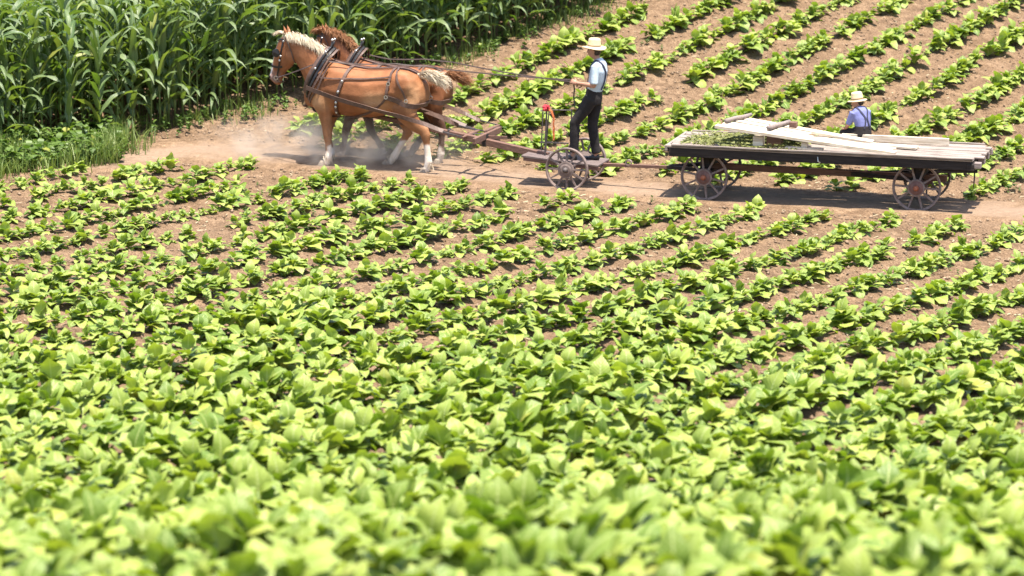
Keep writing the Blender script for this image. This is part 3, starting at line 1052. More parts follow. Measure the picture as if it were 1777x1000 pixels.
WAG = thing('farm_wagon', 'long flat wooden farm wagon with four rusty spoked steel wheels, carrying boards', 'wagon', (4.51, 42.17, 0.015), R(-16.5))
wm = wheel_meshes(0.355, 0.065, 0.125, 10)
for x, y, a in ((-1.58, -0.49, 0.2), (-1.58, 0.49, 0.5), (1.58, -0.49, 0.05), (1.58, 0.49, 0.33)):
    put_wheel(wm, WAG, x, y, a, y > 0)
PW, NP = 0.150, 9
for i in range(NP):
    y = -0.61 + i * 0.1525
    x0, x1 = -2.10 + random.uniform(-0.03, 0.03), 2.46 + random.uniform(-0.09, 0.10)
    dz = random.uniform(-0.005, 0.006)
    mb = MB()
    cuts = [x0, x0 + (x1 - x0) * random.uniform(0.25, 0.4), x0 + (x1 - x0) * random.uniform(0.6, 0.75), x1]
    mb.loft([((cx_, y + random.uniform(-0.003, 0.003), 0.815 + dz + random.uniform(-0.004, 0.004)), 0.018, PW / 2 - 0.004) for cx_ in cuts], 8, power=0.25)
    mb.obj('deck_plank', M['wood'], WAG)
for s in (-1, 1):
    MB().box((0.15, s * 0.655, 0.732), (4.46, 0.05, 0.125)).obj('side_rail', M['darkwood'], WAG, bevel=0.006)
    MB().box((0.10, s * 0.36, 0.715), (4.30, 0.09, 0.12)).obj('sill', M['darkwood'], WAG, bevel=0.006)
for s in (-1, 1):
    mb = MB().loft([((-2.04, s * 0.69, 0.845), 0.012, 0.022), ((-0.4, s * 0.69, 0.842), 0.012, 0.024), ((1.0, s * 0.69, 0.846), 0.012, 0.022), ((2.40, s * 0.69, 0.842), 0.012, 0.022)], 8, power=0.3)
    mb.obj('edge_strip', M['wood'], WAG)
for x in (-2.0, -1.0, -0.1, 0.85, 1.7):
    MB().box((x, 0, 0.745), (0.08, 1.24, 0.06)).obj('cross_beam', M['darkwood'], WAG)
MB().box((-2.125, 0, 0.79), (0.045, 1.36, 0.085)).obj('front_board', M['wood'], WAG, bevel=0.006)
MB().box((2.37, 0.02, 0.715), (0.11, 1.42, 0.10)).obj('end_beam', M['darkwood'], WAG, bevel=0.008)
for y in (-0.62, -0.2, 0.25, 0.64):
    MB().box((2.47, y, 0.745), (0.10, 0.12, 0.085)).obj('end_block', M['greywood'], WAG, bevel=0.008)
for x, nm in ((-1.58, 'front_axle'), (1.58, 'rear_axle')):
    MB().box((x, 0, 0.36), (0.10, 0.86, 0.10)).obj(nm, M['darkwood'], WAG, bevel=0.006)
    MB().box((x, 0, 0.565), (0.14, 0.92, 0.18)).obj('bolster', M['darkwood'], WAG, bevel=0.006)
    for s in (-1, 1):
        MB().box((x, s * 0.30, 0.445), (0.09, 0.10, 0.10)).obj('axle_block', M['darkwood'], WAG)
        MB().tube([(x, s * 0.40, 0.355), (x, s * 0.56, 0.355)], 0.024, 8).obj('axle_end', M['iron'], WAG)
MB().beam((-1.75, 0, 0.44), (1.95, 0, 0.425), 0.10, 0.095).obj('reach_pole', M['redwood'], WAG, bevel=0.006)
for s in (-1, 1):
    MB().beam((0.55, s * 0.05, 0.43), (1.55, s * 0.36, 0.44), 0.05, 0.05, (0, 0, 1)).obj('reach_brace', M['darkwood'], WAG)
    MB().beam((-1.60, s * 0.30, 0.42), (-2.25, s * 0.05, 0.39), 0.05, 0.045, (0, 0, 1)).obj('hound', M['darkwood'], WAG)
MB().beam((1.60, 0.30, 0.46), (2.35, 0.30, 0.50), 0.05, 0.05).obj('tail_bar', M['darkwood'], WAG)
MB().tube([(2.31, 0.30, 0.50), (2.31, 0.30, 0.38), (2.30, 0.30, 0.25)], [0.014, 0.012, 0.008], 6).obj('hanging_rod', M['iron'], WAG)
MB().tube([(0.15, -0.685, 0.77), (0.16, -0.70, 0.70), (0.19, -0.695, 0.685)], 0.007, 5).obj('hook', M['steel'], WAG)

CRT = thing('forecart', 'two wheeled wooden forecart with rusty spoked wheels and upright levers', 'cart', (0.98, 43.40, 0.012), R(-18))
wc = wheel_meshes(0.33, 0.075, 0.125, 12)
for k_, m_ in (('hub', 'rim'), ('cap', 'iron')):
    wc[k_].materials[0] = M[m_]
put_wheel(wc, CRT, 0.0, -0.49, 0.0)
put_wheel(wc, CRT, 0.0, 0.49, 0.2, True)
MB().box((0, 0, 0.335), (0.08, 0.88, 0.08)).obj('axle', M['iron'], CRT, bevel=0.006)
for s in (-1, 1):
    MB().tube([(0, s * 0.40, 0.33), (0, s * 0.58, 0.33)], 0.024, 8).obj('axle_end', M['iron'], CRT)
for i in range(4):
    y = -0.24 + i * 0.16
    MB().beam((-0.80 + random.uniform(-0.03, 0.03), y, 0.462), (0.44, y, 0.370), 0.152, 0.03).obj('platform_plank', M['platform'], CRT, bevel=0.004)
for s in (-1, 1):
    MB().beam((-0.75, s * 0.28, 0.42), (0.46, s * 0.28, 0.325), 0.06, 0.05).obj('frame_rail', M['redwood'], CRT)
cart_m = Matrix.Translation(CRT.location) @ Matrix.Rotation(R(-18), 4, 'Z')
cart_i = cart_m.inverted()
def lever(x, y, top, r, mat, lean=0.0, name='lever'):
    z0 = 0.42 - 0.08 * x
    return MB().tube([(x, y, z0 - 0.03), (x + lean * 0.5, y, (z0 + top) / 2), (x + lean, y, top)], [r, r, r * 0.9], 6).obj(name, mat, CRT)
lever(-0.47, -0.10, 1.17, 0.013, M['iron'], 0.03)
lever(-0.50, 0.02, 1.15, 0.011, M['iron'], 0.06)
lever(-0.60, 0.12, 1.14, 0.010, M['iron'], 0.03)
lever(-0.18, 0.28, 1.12, 0.011, M['iron'], 0.02, 'rail_post')
lever(-0.20, -0.28, 0.62, 0.011, M['iron'], 0.0, 'rail_post')
MB().tube([(-0.62, 0.15, 1.10), (-0.40, 0.22, 1.115), (-0.16, 0.28, 1.11)], 0.010, 6).obj('hand_rail', M['iron'], CRT)
MB().beam((-0.62, 0.1, 0.62), (-0.2, 0.26, 0.60), 0.02, 0.02).obj('cross_bar', M['iron'], CRT)
# red cloth knotted on the lever, and its ribbon
mb = MB()
for i in range(9):
    a = i * 2.4
    mb.ball((-0.445 + 0.030 * math.cos(a), -0.10 + 0.03 * math.sin(a), 1.185 + 0.03 * math.sin(i * 1.7)), (0.030 + 0.012 * math.sin(i * 2.1), 0.030, 0.026), 7, 5)
rag = mb.obj('red_cloth', M['redrag'], None, True)
rag.parent = CRT
mb = MB()
P = [Vector((-0.425 + 0.10 * min(1, i / 3) + 0.006 * math.sin(i * 1.9), -0.115, 1.18 - 0.040 * i * (0.35 if i < 3 else 1.0))) for i in range(13)]
mb.ribbon(P, [Vector((math.sin(i * 0.9) * 0.5, -1, 0.1)).normalized() for i in range(13)], 0.030, 0.004)
mb.obj('orange_ribbon', M['orange'], CRT)
# draw bar from cart to wagon
wag_m = Matrix.Translation(WAG.location) @ Matrix.Rotation(R(-16.5), 4, 'Z')
pe = wag_m.inverted() @ (cart_m @ Vector((0.40, 0, 0.345)))
mb = MB().beam((-1.95, 0, 0.385), pe, 0.055, 0.05)
mb.obj('draw_bar', M['redwood'], WAG, bevel=0.005)
q = Vector((-1.95, 0, 0.385)).lerp(pe, 0.68)
MB().lathe([(0.035, -0.03), (0.05, -0.03), (0.05, 0.03), (0.035, 0.03)], 'Y', 12, (q.x, q.y, q.z + 0.045), True).obj('clevis', M['rim'], WAG)

# ------------------------------------------------------------ boards on the wagon
def wag_thing(mb, name, mat, label, cat, group=None, smooth=False, bevel=0.004):
    o = mb.obj(name, mat, None, smooth, bevel)
    o.matrix_world = wag_m
    return tag(o, label, cat, group)
DZ = 0.836
def zrk(x):
    return 1.115 - 0.118 * (x + 1.38)
bd = 'boards stacked loosely on the wagon deck'
wag_thing(MB().beam((-1.42, -0.47, zrk(-1.42)), (1.27, -0.60, 0.862), 0.17, 0.045), 'board', M['newwood'], 'longest pale board, sloping along the near side of the stack down past the deck edge', 'board', bd)
wag_thing(MB().beam((-1.36, -0.22, zrk(-1.36) + 0.014), (-0.02, -0.24, zrk(-0.02) + 0.010), 0.22, 0.030, roll=0.05), 'board', M['newwood'], 'short pale board between the two long ones, under the two grey sticks', 'board', bd)
wag_thing(MB().beam((-1.26, 0.08, zrk(-1.26) + 0.024), (-0.10, 0.0, zrk(-0.10) + 0.020), 0.22, 0.028, roll=-0.06), 'board', M['newwood'], 'second inner pale board of the raised panel, ending beside the dark gap', 'board', bd)
wag_thing(MB().beam((-1.16, 0.33, zrk(-1.16) + 0.02), (0.80, 0.24, 0.868), 0.20, 0.04), 'board', M['newwood'], 'long pale board sloping along the far side of the stack towards the boy', 'board', bd)
wag_thing(MB().beam((-0.15, 0.18, zrk(0.0) - 0.05), (1.20, -0.36, 0.866), 0.19, 0.034, roll=0.08), 'board', M['newwood'], 'pale board running low through the middle of the stack, below the boy', 'board', bd)
wag_thing(MB().beam((0.30, 0.44, 0.892), (1.90, 0.44, 0.892), 0.045, 0.105), 'board', M['newwood'], 'straight white board set on edge in front of the boy, jutting to the right', 'board', bd)
wag_thing(MB().beam((0.80, 0.10, 0.858), (1.50, -0.02, 0.858), 0.16, 0.035), 'board', M['newwood'], 'short flat white board on the deck below the board set on edge', 'board', bd)
wag_thing(MB().beam((-0.36, -0.52, 0.858), (0.20, -0.55, 0.858), 0.12, 0.03), 'board', M['newwood'], 'short orange tinted board lying flat under the longest board', 'board', bd)
stl = 'grey sticks on top of the boards'
def stick(a, b, lab, r):
    a, b = Vector(a), Vector(b)
    wag_thing(MB().tube([a, a.lerp(b, 0.35) + Vector((0, 0, 0.006)), a.lerp(b, 0.7) - Vector((0, 0, 0.004)), b], [r, r * 1.05, r * 0.95, r * 0.9], 8), 'stick', M['greywood'], lab, 'stick', stl, True, 0)
stick((-1.31, -0.30, zrk(-1.31) + 0.068), (-1.10, 0.50, zrk(-1.10) + 0.075), 'grey wooden stick lying across the raised left end of the boards', 0.033)
stick((-0.66, -0.32, zrk(-0.66) + 0.072), (-0.50, 0.44, zrk(-0.50) + 0.075), 'thicker grey wooden stick lying across the middle of the boards', 0.038)
bl = 'wooden blocks under the boards'
wag_thing(MB().box((-0.78, -0.44, DZ + 0.082), (0.15, 0.14, 0.160)), 'block', M['newwood'], 'pale squared wooden block propping the raised boards on the left', 'block', bl)
wag_thing(MB().box((-0.58, -0.22, DZ + 0.072), (0.22, 0.20, 0.14)), 'block', M['redwood'], 'brownish block behind the pale one under the raised boards', 'block', bl)
wag_thing(MB().box((-0.08, -0.50, DZ + 0.073), (0.085, 0.12, 0.078)), 'block', M['newwood'], 'small orange brown block under the middle of the longest board', 'block', bl)
wag_thing(MB().box((-0.40, 0.26, zrk(-0.4) + 0.075), (0.11, 0.12, 0.085)), 'block', M['redwood'], 'rusty brown block wedged on the boards beside the thicker stick', 'block', bl)
# cut grass on the deck
n = 2600
x = rng.uniform(-1.95, -0.1, n)
y = rng.normal(-0.05, 0.28, n).clip(-0.6, 0.6)
k = rng.random(n) < np.clip(1.25 - np.abs(x + 1.0), 0, 1)
x, y = x[k], y[k]
n = len(x)
a = rng.uniform(0, 6.28, n)
L = rng.uniform(0.02, 0.06, n)
V = np.zeros((n, 4, 3))
for j, (s_, t_) in enumerate(((-1, -1), (1, -1), (1, 1), (-1, 1))):
    V[:, j, 0] = x + np.cos(a) * L * s_ - np.sin(a) * 0.006 * t_
    V[:, j, 1] = y + np.sin(a) * L * s_ + np.cos(a) * 0.006 * t_
    V[:, j, 2] = DZ + 0.004 + rng.uniform(0, 0.03, n) + s_ * rng.uniform(-0.008, 0.02, n)
o = link('cut_grass', np_mesh('cut_grass', V.reshape(-1, 3), np.arange(n * 4).reshape(-1, 4), M['chaff'], np.tile(np.array([(0, 0), (1, 0), (1, 1), (0, 1)], float), (n, 1)), np.repeat(rng.random(n), 4)))
o.matrix_world = wag_m
tag(o, 'yellow green cut grass strewn over the front of the wagon deck', 'cut grass', kind='stuff')

# ------------------------------------------------------------ horses
def sec_loft(mb, secs, n=16, yc=0.0, power=0.9):
    """secs: [(top(x,z), bottom(x,z), half_width)]"""
    b = len(mb.v)
    for (tx0, tz0), (bx0, bz0), hwid in secs:
        c = Vector(((tx0 + bx0) / 2, yc, (tz0 + bz0) / 2))
        u = Vector(((tx0 - bx0) / 2, 0, (tz0 - bz0) / 2))
        for k in range(n):
            a = 2 * math.pi * k / n
            ca, sa = math.cos(a), math.sin(a)
            mb.v.append(c + Vector((0, math.copysign(abs(ca) ** power, ca) * hwid, 0)) + u * math.copysign(abs(sa) ** power, sa))
    for i in range(len(secs) - 1):
        for k in range(n):
            k2 = (k + 1) % n
            mb.f.append((b + i * n + k, b + i * n + k2, b + (i + 1) * n + k2, b + (i + 1) * n + k))
    mb.f.append(tuple(b + k for k in reversed(range(n))))
    e = b + (len(secs) - 1) * n
    mb.f.append(tuple(e + k for k in range(n)))

TRUNK = [(-1.09, 1.27, 1.08, .08), (-1.02, 1.42, .95, .19), (-.88, 1.58, .86, .27), (-.61, 1.68, .815, .325), (-.3, 1.615, .80, .365), (0, 1.58, .80, .39), (.25, 1.595, .85, .39),
         (.45, 1.62, .92, .38), (.66, 1.60, .97, .355), (.82, 1.53, .99, .31), (.92, 1.40, 1.05, .20), (.955, 1.28, 1.15, .09)]
NECK = [((-.55, 1.62), (-1.02, 1.0), .26), ((-.776, 1.80), (-1.08, 1.22), .205), ((-1.0, 1.955), (-1.15, 1.40), .155), ((-1.22, 2.035), (-1.22, 1.53), .122),
        ((-1.40, 2.06), (-1.28, 1.62), .105), ((-1.50, 2.03), (-1.33, 1.66), .09)]
HEAD = [((-1.47, 2.07), (-1.36, 1.95), .07), ((-1.575, 1.98), (-1.32, 1.78), .098), ((-1.625, 1.86), (-1.29, 1.655), .106), ((-1.665, 1.73), (-1.35, 1.55), .098),
        ((-1.69, 1.62), (-1.44, 1.48), .078), ((-1.715, 1.52), (-1.50, 1.40), .066), ((-1.738, 1.42), (-1.53, 1.315), .07), ((-1.742, 1.34), (-1.55, 1.275), .062), ((-1.70, 1.285), (-1.59, 1.265), .04)]
def fore(y, kx, kz, fx, fz, hx, hzz):
    """foreleg: knee, fetlock, hoof positions"""
    s = 1 if y > 0 else -1
    return [((-.82, y, 1.25), .19, .12), ((-.76, y * 1.05, 1.02), .16, .11), ((-.71, y, .87), .125, .088), (((-.71 + kx * 2) / 3 + 0.0, y * .97, (.87 + 2 * kz) / 3 + .05), .088, .07), ((kx, y * .95, kz), .074, .066),
            ((kx * .7 + fx * .3, y * .93, kz * .7 + fz * .3), .053, .05), ((kx * .3 + fx * .7, y * .93, kz * .3 + fz * .7), .05, .046), ((fx, y * .93, fz), .064, .060), ((hx * .55 + fx * .45, y * .93, hzz + .085), .052, .054), ((hx, y * .93, hzz + .04), .055, .055)]
def hind(y, sx, hkx, hkz, fx, fz, hx, hzz):
    return [((.62, y, 1.28), .29, .13), ((.5 * .62 + .5 * sx, y * 1.08, 1.05), .25, .125), ((sx, y * 1.06, .90), .175, .105), ((sx * .5 + hkx * .5 - .02, y, .5 * .90 + .5 * hkz), .115, .078), ((hkx - .015, y * .95, hkz + .06), .088, .062), ((hkx, y * .95, hkz), .084, .062),
            ((hkx * .72 + fx * .28, y * .93, hkz * .72 + fz * .28), .056, .05), ((hkx * .3 + fx * .7, y * .93, hkz * .3 + fz * .7), .053, .048), ((fx, y * .93, fz), .068, .062), ((hx * .55 + fx * .45, y * .93, hzz + .085), .054, .055), ((hx, y * .93, hzz + .04), .056, .056)]

def strands(name, roots, flow, length, mat, parent, wid=0.012, seed=1, curl=0.02, seg=5):
    """hair: many narrow ribbons; roots list of points, flow(p,i)->dir start,end"""
    rd = random.Random(seed)
    mb = MB()
    for i, p in enumerate(roots):
        p = Vector(p)
        d0, d1 = flow(p, rd)
        L = length * rd.uniform(0.45, 1.15)
        P, Nn = [p], []
        for k in range(seg):
            f = k / (seg - 1)
            d = (d0.lerp(d1, f)).normalized()
            P.append(P[-1] + d * (L / seg) + Vector((rd.gauss(0, curl), rd.gauss(0, curl), rd.gauss(0, curl))) * 0.3)
        side = Vector((rd.gauss(0, 1), rd.gauss(0, 1), rd.gauss(0, .4))).normalized()
        b = len(mb.v)
        for k, q_ in enumerate(P):
            w2 = wid * (1 - 0.8 * (k / seg) ** 2) / 2
            mb.v += [q_ - side * w2, q_ + side * w2]
        for k in range(seg):
            mb.f.append((b + 2 * k, b + 2 * k + 1, b + 2 * k + 3, b + 2 * k + 2))
    return mb.obj(name, mat, parent, True)

def smooth01(x, a, b):
    t = min(1, max(0, (x - a) / (b - a)))
    return t * t * (3 - 2 * t)

def make_horse(root, legs, hooves, warp, near):
    """root: Empty; warp(x,z)->(x,z) poses neck and head"""
    W = lambda p: warp(*p)
    mb = MB()
    sec_loft(mb, [((x, t), (x, b_), w_) for x, t, b_, w_ in TRUNK])
    sec_loft(mb, [(W(t), W(b_), w_) for t, b_, w_ in NECK])
    sec_loft(mb, [(W(t), W(b_), w_) for t, b_, w_ in HEAD], 14)
    for L in legs:
        mb.loft(L, 12)
    # muscles: shoulder, haunch, breast, cheek
    for s in (-1, 1):
        mb.ball((-.80, s * .20, 1.28), (.20, .13, .27))
        mb.ball((.60, s * .22, 1.36), (.27, .165, .24))
        mb.ball((-.99, s * .10, 1.10), (.13, .12, .17))
        jx, jz = W((-1.36, 1.72))
        mb.ball((jx, s * .055, jz), (.115, .055, .13))
        nx0, nz0 = W((-1.70, 1.37))
        mb.ball((nx0, s * .045, nz0), (.045, .03, .05))
        ex, ez = W((-1.575, 1.775))
        mb.ball((ex, s * .085, ez), (.045, .03, .035))
        e0, e1 = W((-1.425, 2.04)), W((-1.47, 2.21))
        mb.loft([((e0[0], s * .055, e0[1]), .035, .028), ((e0[0] * .6 + e1[0] * .4 + .01, s * .065, e0[1] * .6 + e1[1] * .4), .036, .030), ((e1[0], s * .07, e1[1]), .008, .008)], 8)
    lx, lz = W((-1.61, 1.275))
    mb.ball((lx, 0, lz), (.07, .05, .035))
    me = remesh(mb, 'horse_body', 0.017, 7, M['coat'])
    ca = me.color_attributes.new('coat', 'FLOAT_COLOR', 'POINT')
    if near:
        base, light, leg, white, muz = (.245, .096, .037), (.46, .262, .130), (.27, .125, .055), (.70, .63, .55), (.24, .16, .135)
    else:
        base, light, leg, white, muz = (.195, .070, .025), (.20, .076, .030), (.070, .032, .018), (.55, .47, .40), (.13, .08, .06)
    inv = {}
    cols = np.zeros((len(me.vertices), 4), np.float32)
    rd = random.Random(4)
    mz = W((-1.72, 1.33))
    br0, br1 = W((-1.53, 2.0)), W((-1.745, 1.40))
    fdir = Vector((br1[0] - br0[0], br1[1] - br0[1]))
    fl = fdir.length
    fdir.normalize()
    fn = Vector((fdir.y, -fdir.x))
    if fn.x > 0:
        fn = -fn
    hocks = []
    for v in me.vertices:
        x, y, z = v.co
        nz_ = 0.03 * math.sin(x * 23 + y * 17) + 0.02 * math.sin(z * 41 + x * 9)
        c = Vector(base)
        # pale barrel flank, elbow and buttock
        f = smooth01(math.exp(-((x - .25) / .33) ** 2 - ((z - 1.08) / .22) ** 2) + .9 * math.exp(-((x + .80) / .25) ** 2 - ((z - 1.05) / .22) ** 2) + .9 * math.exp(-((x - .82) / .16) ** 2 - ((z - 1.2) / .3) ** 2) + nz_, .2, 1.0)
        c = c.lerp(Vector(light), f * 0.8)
        if z < .92 and x > -1.1:
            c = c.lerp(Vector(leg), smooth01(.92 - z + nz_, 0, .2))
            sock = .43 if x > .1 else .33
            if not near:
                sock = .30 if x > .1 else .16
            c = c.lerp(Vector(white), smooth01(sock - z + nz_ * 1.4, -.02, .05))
        if x < -1.2:
            q_ = Vector((x - br0[0], z - br0[1]))
            t = q_.dot(fdir) / fl
            out = q_.dot(fn)
            wbl = .042 if t < .75 else .050
            if -.12 < t < 1.12 and out > -.045:
                c = c.lerp(Vector(white), smooth01(wbl + .01 - abs(y), 0, .015) * (1.0 if near else .35))
            d = math.hypot(x - mz[0], z - mz[1])
            m_ = smooth01(.20 - d + nz_, 0, .10)
            c = c.lerp(Vector(muz), m_ * (1 - smooth01(wbl + .005 - abs(y), 0, .015)))
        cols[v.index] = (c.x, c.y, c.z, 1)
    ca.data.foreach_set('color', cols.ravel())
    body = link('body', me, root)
    for s in (-1, 1):
        ex, ez = W((-1.585, 1.775))
        MB().ball((ex, s * .106, ez), (.024, .014, .020), 10, 8).obj('eye', M['eye'], root, True)
        nx0, nz0 = W((-1.725, 1.375))
        MB().ball((nx0, s * .066, nz0), (.020, .012, .026), 8, 6).obj('nostril', M['eye'], root, True)
    for (hx, hy, h0, pitch) in hooves:
        m = MB()
        rot = Matrix.Rotation(pitch, 3, 'Y')
        for r_, zz, xo in ((.090, 0.0, -.018), (.088, .02, -.016), (.070, .075, .0), (.060, .10, .008)):
            for k in range(14):
                a = 2 * math.pi * k / 14
                m.v.append(Vector((hx, hy, h0)) + rot @ Vector((xo + r_ * math.cos(a) * (1.08 if math.cos(a) < 0 else .85), r_ * .92 * math.sin(a), zz)))
        for i in range(3):
            for k in range(14):
                k2 = (k + 1) % 14
                m.f.append((i * 14 + k, i * 14 + k2, (i + 1) * 14 + k2, (i + 1) * 14 + k))
        m.f += [tuple(range(13, -1, -1)), tuple(range(42, 56))]
        m.obj('hoof', M['hoof'], root, True)
        # feathering round the pastern
    return me

def warp_near(x, z=None):
    if z is None:
        x, z = x
    return x, z
def warp_far(x, z=None):
    if z is None:
        x, z = x
    # neck set higher and further back
    f = smooth01(-x, .62, 1.40)
    return x + .12 * f, z + .06 * f
NEAR = thing('sorrel_horse', 'near side sorrel draft horse with flaxen mane, white blaze and white socks in harness', 'horse', (-2.221, 45.058, 0.0), R(-20), 'pair of draft horses')
FARX, FARY = -2.221 + .80 * math.sin(R(20)) + .13 * math.cos(R(20)), 45.058 + .80 * math.cos(R(20)) - .13 * math.sin(R(20))
FAR = thing('chestnut_horse', 'darker chestnut draft horse with curly red brown mane, on the far side of the pair', 'horse', (FARX, FARY, 0.0), R(-20), 'pair of draft horses')
FAR.scale = (.955, .955, .955)
nl = [fore(-.20, -.672, .47, -.664, .165, -.725, 0), fore(.20, -.845, .475, -.775, .165, -.83, 0), hind(-.20, .70, .995, .60, 1.04, .18, .985, -.01), hind(.20, .46, .545, .57, .305, .165, .215, .01)]
nh = [(-.745, -.186, 0.0, 0), (-.85, .186, 0.0, 0), (.985, -.186, -.01, -.1), (.20, .186, .01, .15)]
me_near = make_horse(NEAR, nl, nh, warp_near, True)
fl_ = [fore(-.20, -.88, .46, -.93, .165, -.97, 0), fore(.20, -.58, .44, -.40, .20, -.36, .06), hind(-.20, .72, .86, .60, .84, .18, .80, 0), hind(.20, .50, .50, .57, .22, .20, .12, .03)]
fh_ = [(-.985, -.186, 0.0, 0), (-.345, .186, .05, -.5), (.80, -.186, 0.0, 0), (.10, .186, .03, .2)]
me_far = make_horse(FAR, fl_, fh_, warp_far, False)

def harness(root, me, W, near):
    bv = bvh_of(me)
    L, B = M['oldleather'], M['black']
    # collar: padded ring round the base of the neck
    ct, cb = Vector((*W((-.72, 1.86)), 0)), Vector((*W((-1.07, 1.13)), 0))
    c = (ct + cb) / 2
    up = (ct - cb) / 2
    c3, u3 = Vector((c.x, 0, c.y)), Vector((up.x, 0, up.y))
    nrm = Vector((-u3.z, 0, u3.x)).normalized()
    def ring(a, ry, grow=0.0):
        k = math.sin(a)
        wdt = ry * (1 - 0.25 * k) if k > 0 else ry
        return c3 + u3 * (k * (1 + grow / u3.length)) + Vector((0, 1, 0)) * (math.cos(a) * (wdt + grow))
    mb = MB()
    n1, n2 = 28, 8
    b = 0
    for i in range(n1):
        a = 2 * math.pi * i / n1
        p = ring(a, .265)
        o_ = (p - c3).normalized()
        for k in range(n2):
            q_ = 2 * math.pi * k / n2
            rr_ = .062 + .012 * math.sin(-a)
            mb.v.append(p + o_ * (rr_ * .75 * math.cos(q_)) + nrm * (rr_ * math.sin(q_)))
    for i in range(n1):
        for k in range(n2):
            i2, k2 = (i + 1) % n1, (k + 1) % n2
            mb.f.append((i * n2 + k, i * n2 + k2, i2 * n2 + k2, i2 * n2 + k))
    mb.obj('collar', L, root, True)
    for s in (-1, 1):
        P = []
        for i in range(12):
            a = -1.25 + 2.75 * i / 11
            p = ring(a, .265, .055)
            p = Vector((p.x, p.y * s, p.z)) + nrm * (-.035)
            P.append(p)
        P.append(P[-1] + Vector((.03, s * .03, .10)))
        mb = MB().tube(P, [.012] + [.021] * 11 + [.012], 8)
        mb.obj('hame', B, root, True)
        MB().ball(P[-1] + Vector((0, 0, .015)), .022, 8, 6).obj('hame_ball', M['steel'], root, True)
        for i in (3, 6, 9):
            MB().ball(P[i] + Vector((-.005, s * .02, 0)), (.020, .012, .020), 8, 6).obj('hame_stud', M['steel'], root, True)
        for off_, wd_ in ((.055, .036), (.11, .034), (.165, .028)):
            mb = MB()
            pts = [Vector((P[i].x, P[i].y, P[i].z)) + nrm * (-off_) for i in range(1, 12 if off_ < .15 else 9, 2)]
            strap(mb, bv, pts, wd_, .02, .012, 4, False)
            mb.obj('hame_strap', B if off_ < .07 else L, root)
    # body straps, both sides
    for s in (-1, 1):
        y = s * .42
        def sp(name, pts, wd_, mat, snap=True, off=.010):
            m = MB()
            P_ = strap(m, bv, [(p[0], (p[2] if len(p) > 2 else .42) * s, p[1]) for p in pts], wd_, off, .012, 7, snap)
            m.obj(name, mat, root)
            return P_
        girth = sp('girth_strap', [(-.26, 1.66, .05), (-.33, 1.50), (-.40, 1.30), (-.46, 1.10), (-.50, .90), (-.50, .80, .08)], .052, L)
        for i in (9, 16, 23, 27, 31):
            if i < len(girth):
                MB().ball(girth[i] + Vector((0, s * .016, 0)), (.020, .010, .024), 8, 6).obj('buckle', M['steel'], root, True)
        sp('back_strap', [(-.62, 1.72, .06), (-.26, 1.62, .06), (.10, 1.60, .05), (.48, 1.64, .05), (.80, 1.55, .04)], .040, L)
        sp('side_strap', [(-.86, 1.50), (-.55, 1.47), (-.33, 1.50), (0.0, 1.52), (.46, 1.58)], .022, L)
        hip = sp('hip_strap', [(.46, 1.64, .05), (.45, 1.50), (.43, 1.32), (.415, 1.20)], .044, L)
        sp('hip_strap', [(.50, 1.64, .05), (.60, 1.48), (.70, 1.28), (.74, 1.16)], .030, L)
        sp('breeching', [(.415, 1.19), (.60, 1.13), (.78, 1.07), (.90, 1.05, .30), (.96, 1.06, .0)], .078, L)
        sp('quarter_strap', [(.415, 1.18), (.28, 1.00), (.10, .84), (-.20, .78, .20), (-.45, .79, .10)], .034, L)
        for (x, z) in ((.415, 1.195), (.74, 1.15), (.45, 1.42)):
            h = bv.find_nearest(Vector((x, s * .42, z)))
            MB().lathe([(.020, -.006), (.032, -.006), (.032, .006), (.020, .006)], 'Y', 12, h[0] + h[1] * .026, True).obj('ring', M['steel'], root)
        tug = [(-.93, 1.29), (-.45, 1.15), (-.1, 1.07), (.30, .99), (.60, .93), (1.0, .82, .36), (1.34, .70, .33)]
        sp('trace', tug, .066, L, False, .014)
        m = MB()
        m.ribbon([Vector((1.34, s * .33, .70)), Vector((1.50, s * .33, .665)), Vector((1.66, s * .33, .635))], [Vector((0, s, 0))] * 3, .02, .02)
        m.obj('trace_chain', M['iron'], root)
        # bridle
        def hp(name, pts, wd_, mat, off=.006):
            m = MB()
            strap(m, bv, [Vector((W((p[0], p[1]))[0], s * p[2], W((p[0], p[1]))[1])) for p in pts], wd_, off, .008, 5)
            m.obj(name, mat, root)
        hp('cheek_strap', [(-1.44, 2.06, .06), (-1.47, 1.93, .12), (-1.50, 1.78, .14), (-1.53, 1.62, .12), (-1.57, 1.46, .10), (-1.59, 1.38, .09)], .024, B)
        hp('brow_band', [(-1.46, 1.99, .12), (-1.54, 2.00, .09), (-1.60, 1.96, .01)], .022, B)
        hp('nose_band', [(-1.72, 1.56, .0), (-1.66, 1.545, .10), (-1.56, 1.53, .12), (-1.49, 1.55, .08)], .032, B)
        hp('throat_latch', [(-1.44, 2.02, .09), (-1.36, 1.90, .13), (-1.30, 1.76, .12), (-1.27, 1.63, .04)], .018, L)
        bx, bz = W((-1.555, 1.775))
        m = MB()
        for q_ in range(2):
            for k in range(16):
                a = 2 * math.pi * k / 16
                m.v.append(Vector((bx - .005 + .060 * math.cos(a), s * (.150 + .006 * q_ + .10 * max(0, -math.cos(a)) * .35), bz + .070 * math.sin(a))))
        m.f = [tuple(range(15, -1, -1)), tuple(range(16, 32))] + [(k, (k + 1) % 16, 16 + (k + 1) % 16, 16 + k) for k in range(16)]
        m.obj('blinker', B, root)
        for (x, z, yy) in ((-1.455, 1.965, .13), (-1.505, 1.72, .13), (-1.525, 1.65, .12)):
            h = bv.find_nearest(Vector((W((x, z))[0], s * yy, W((x, z))[1])))
            MB().ball(h[0] + h[1] * .018, (.018, .012, .018), 8, 6).obj('bridle_stud', M['steel'], root, True)
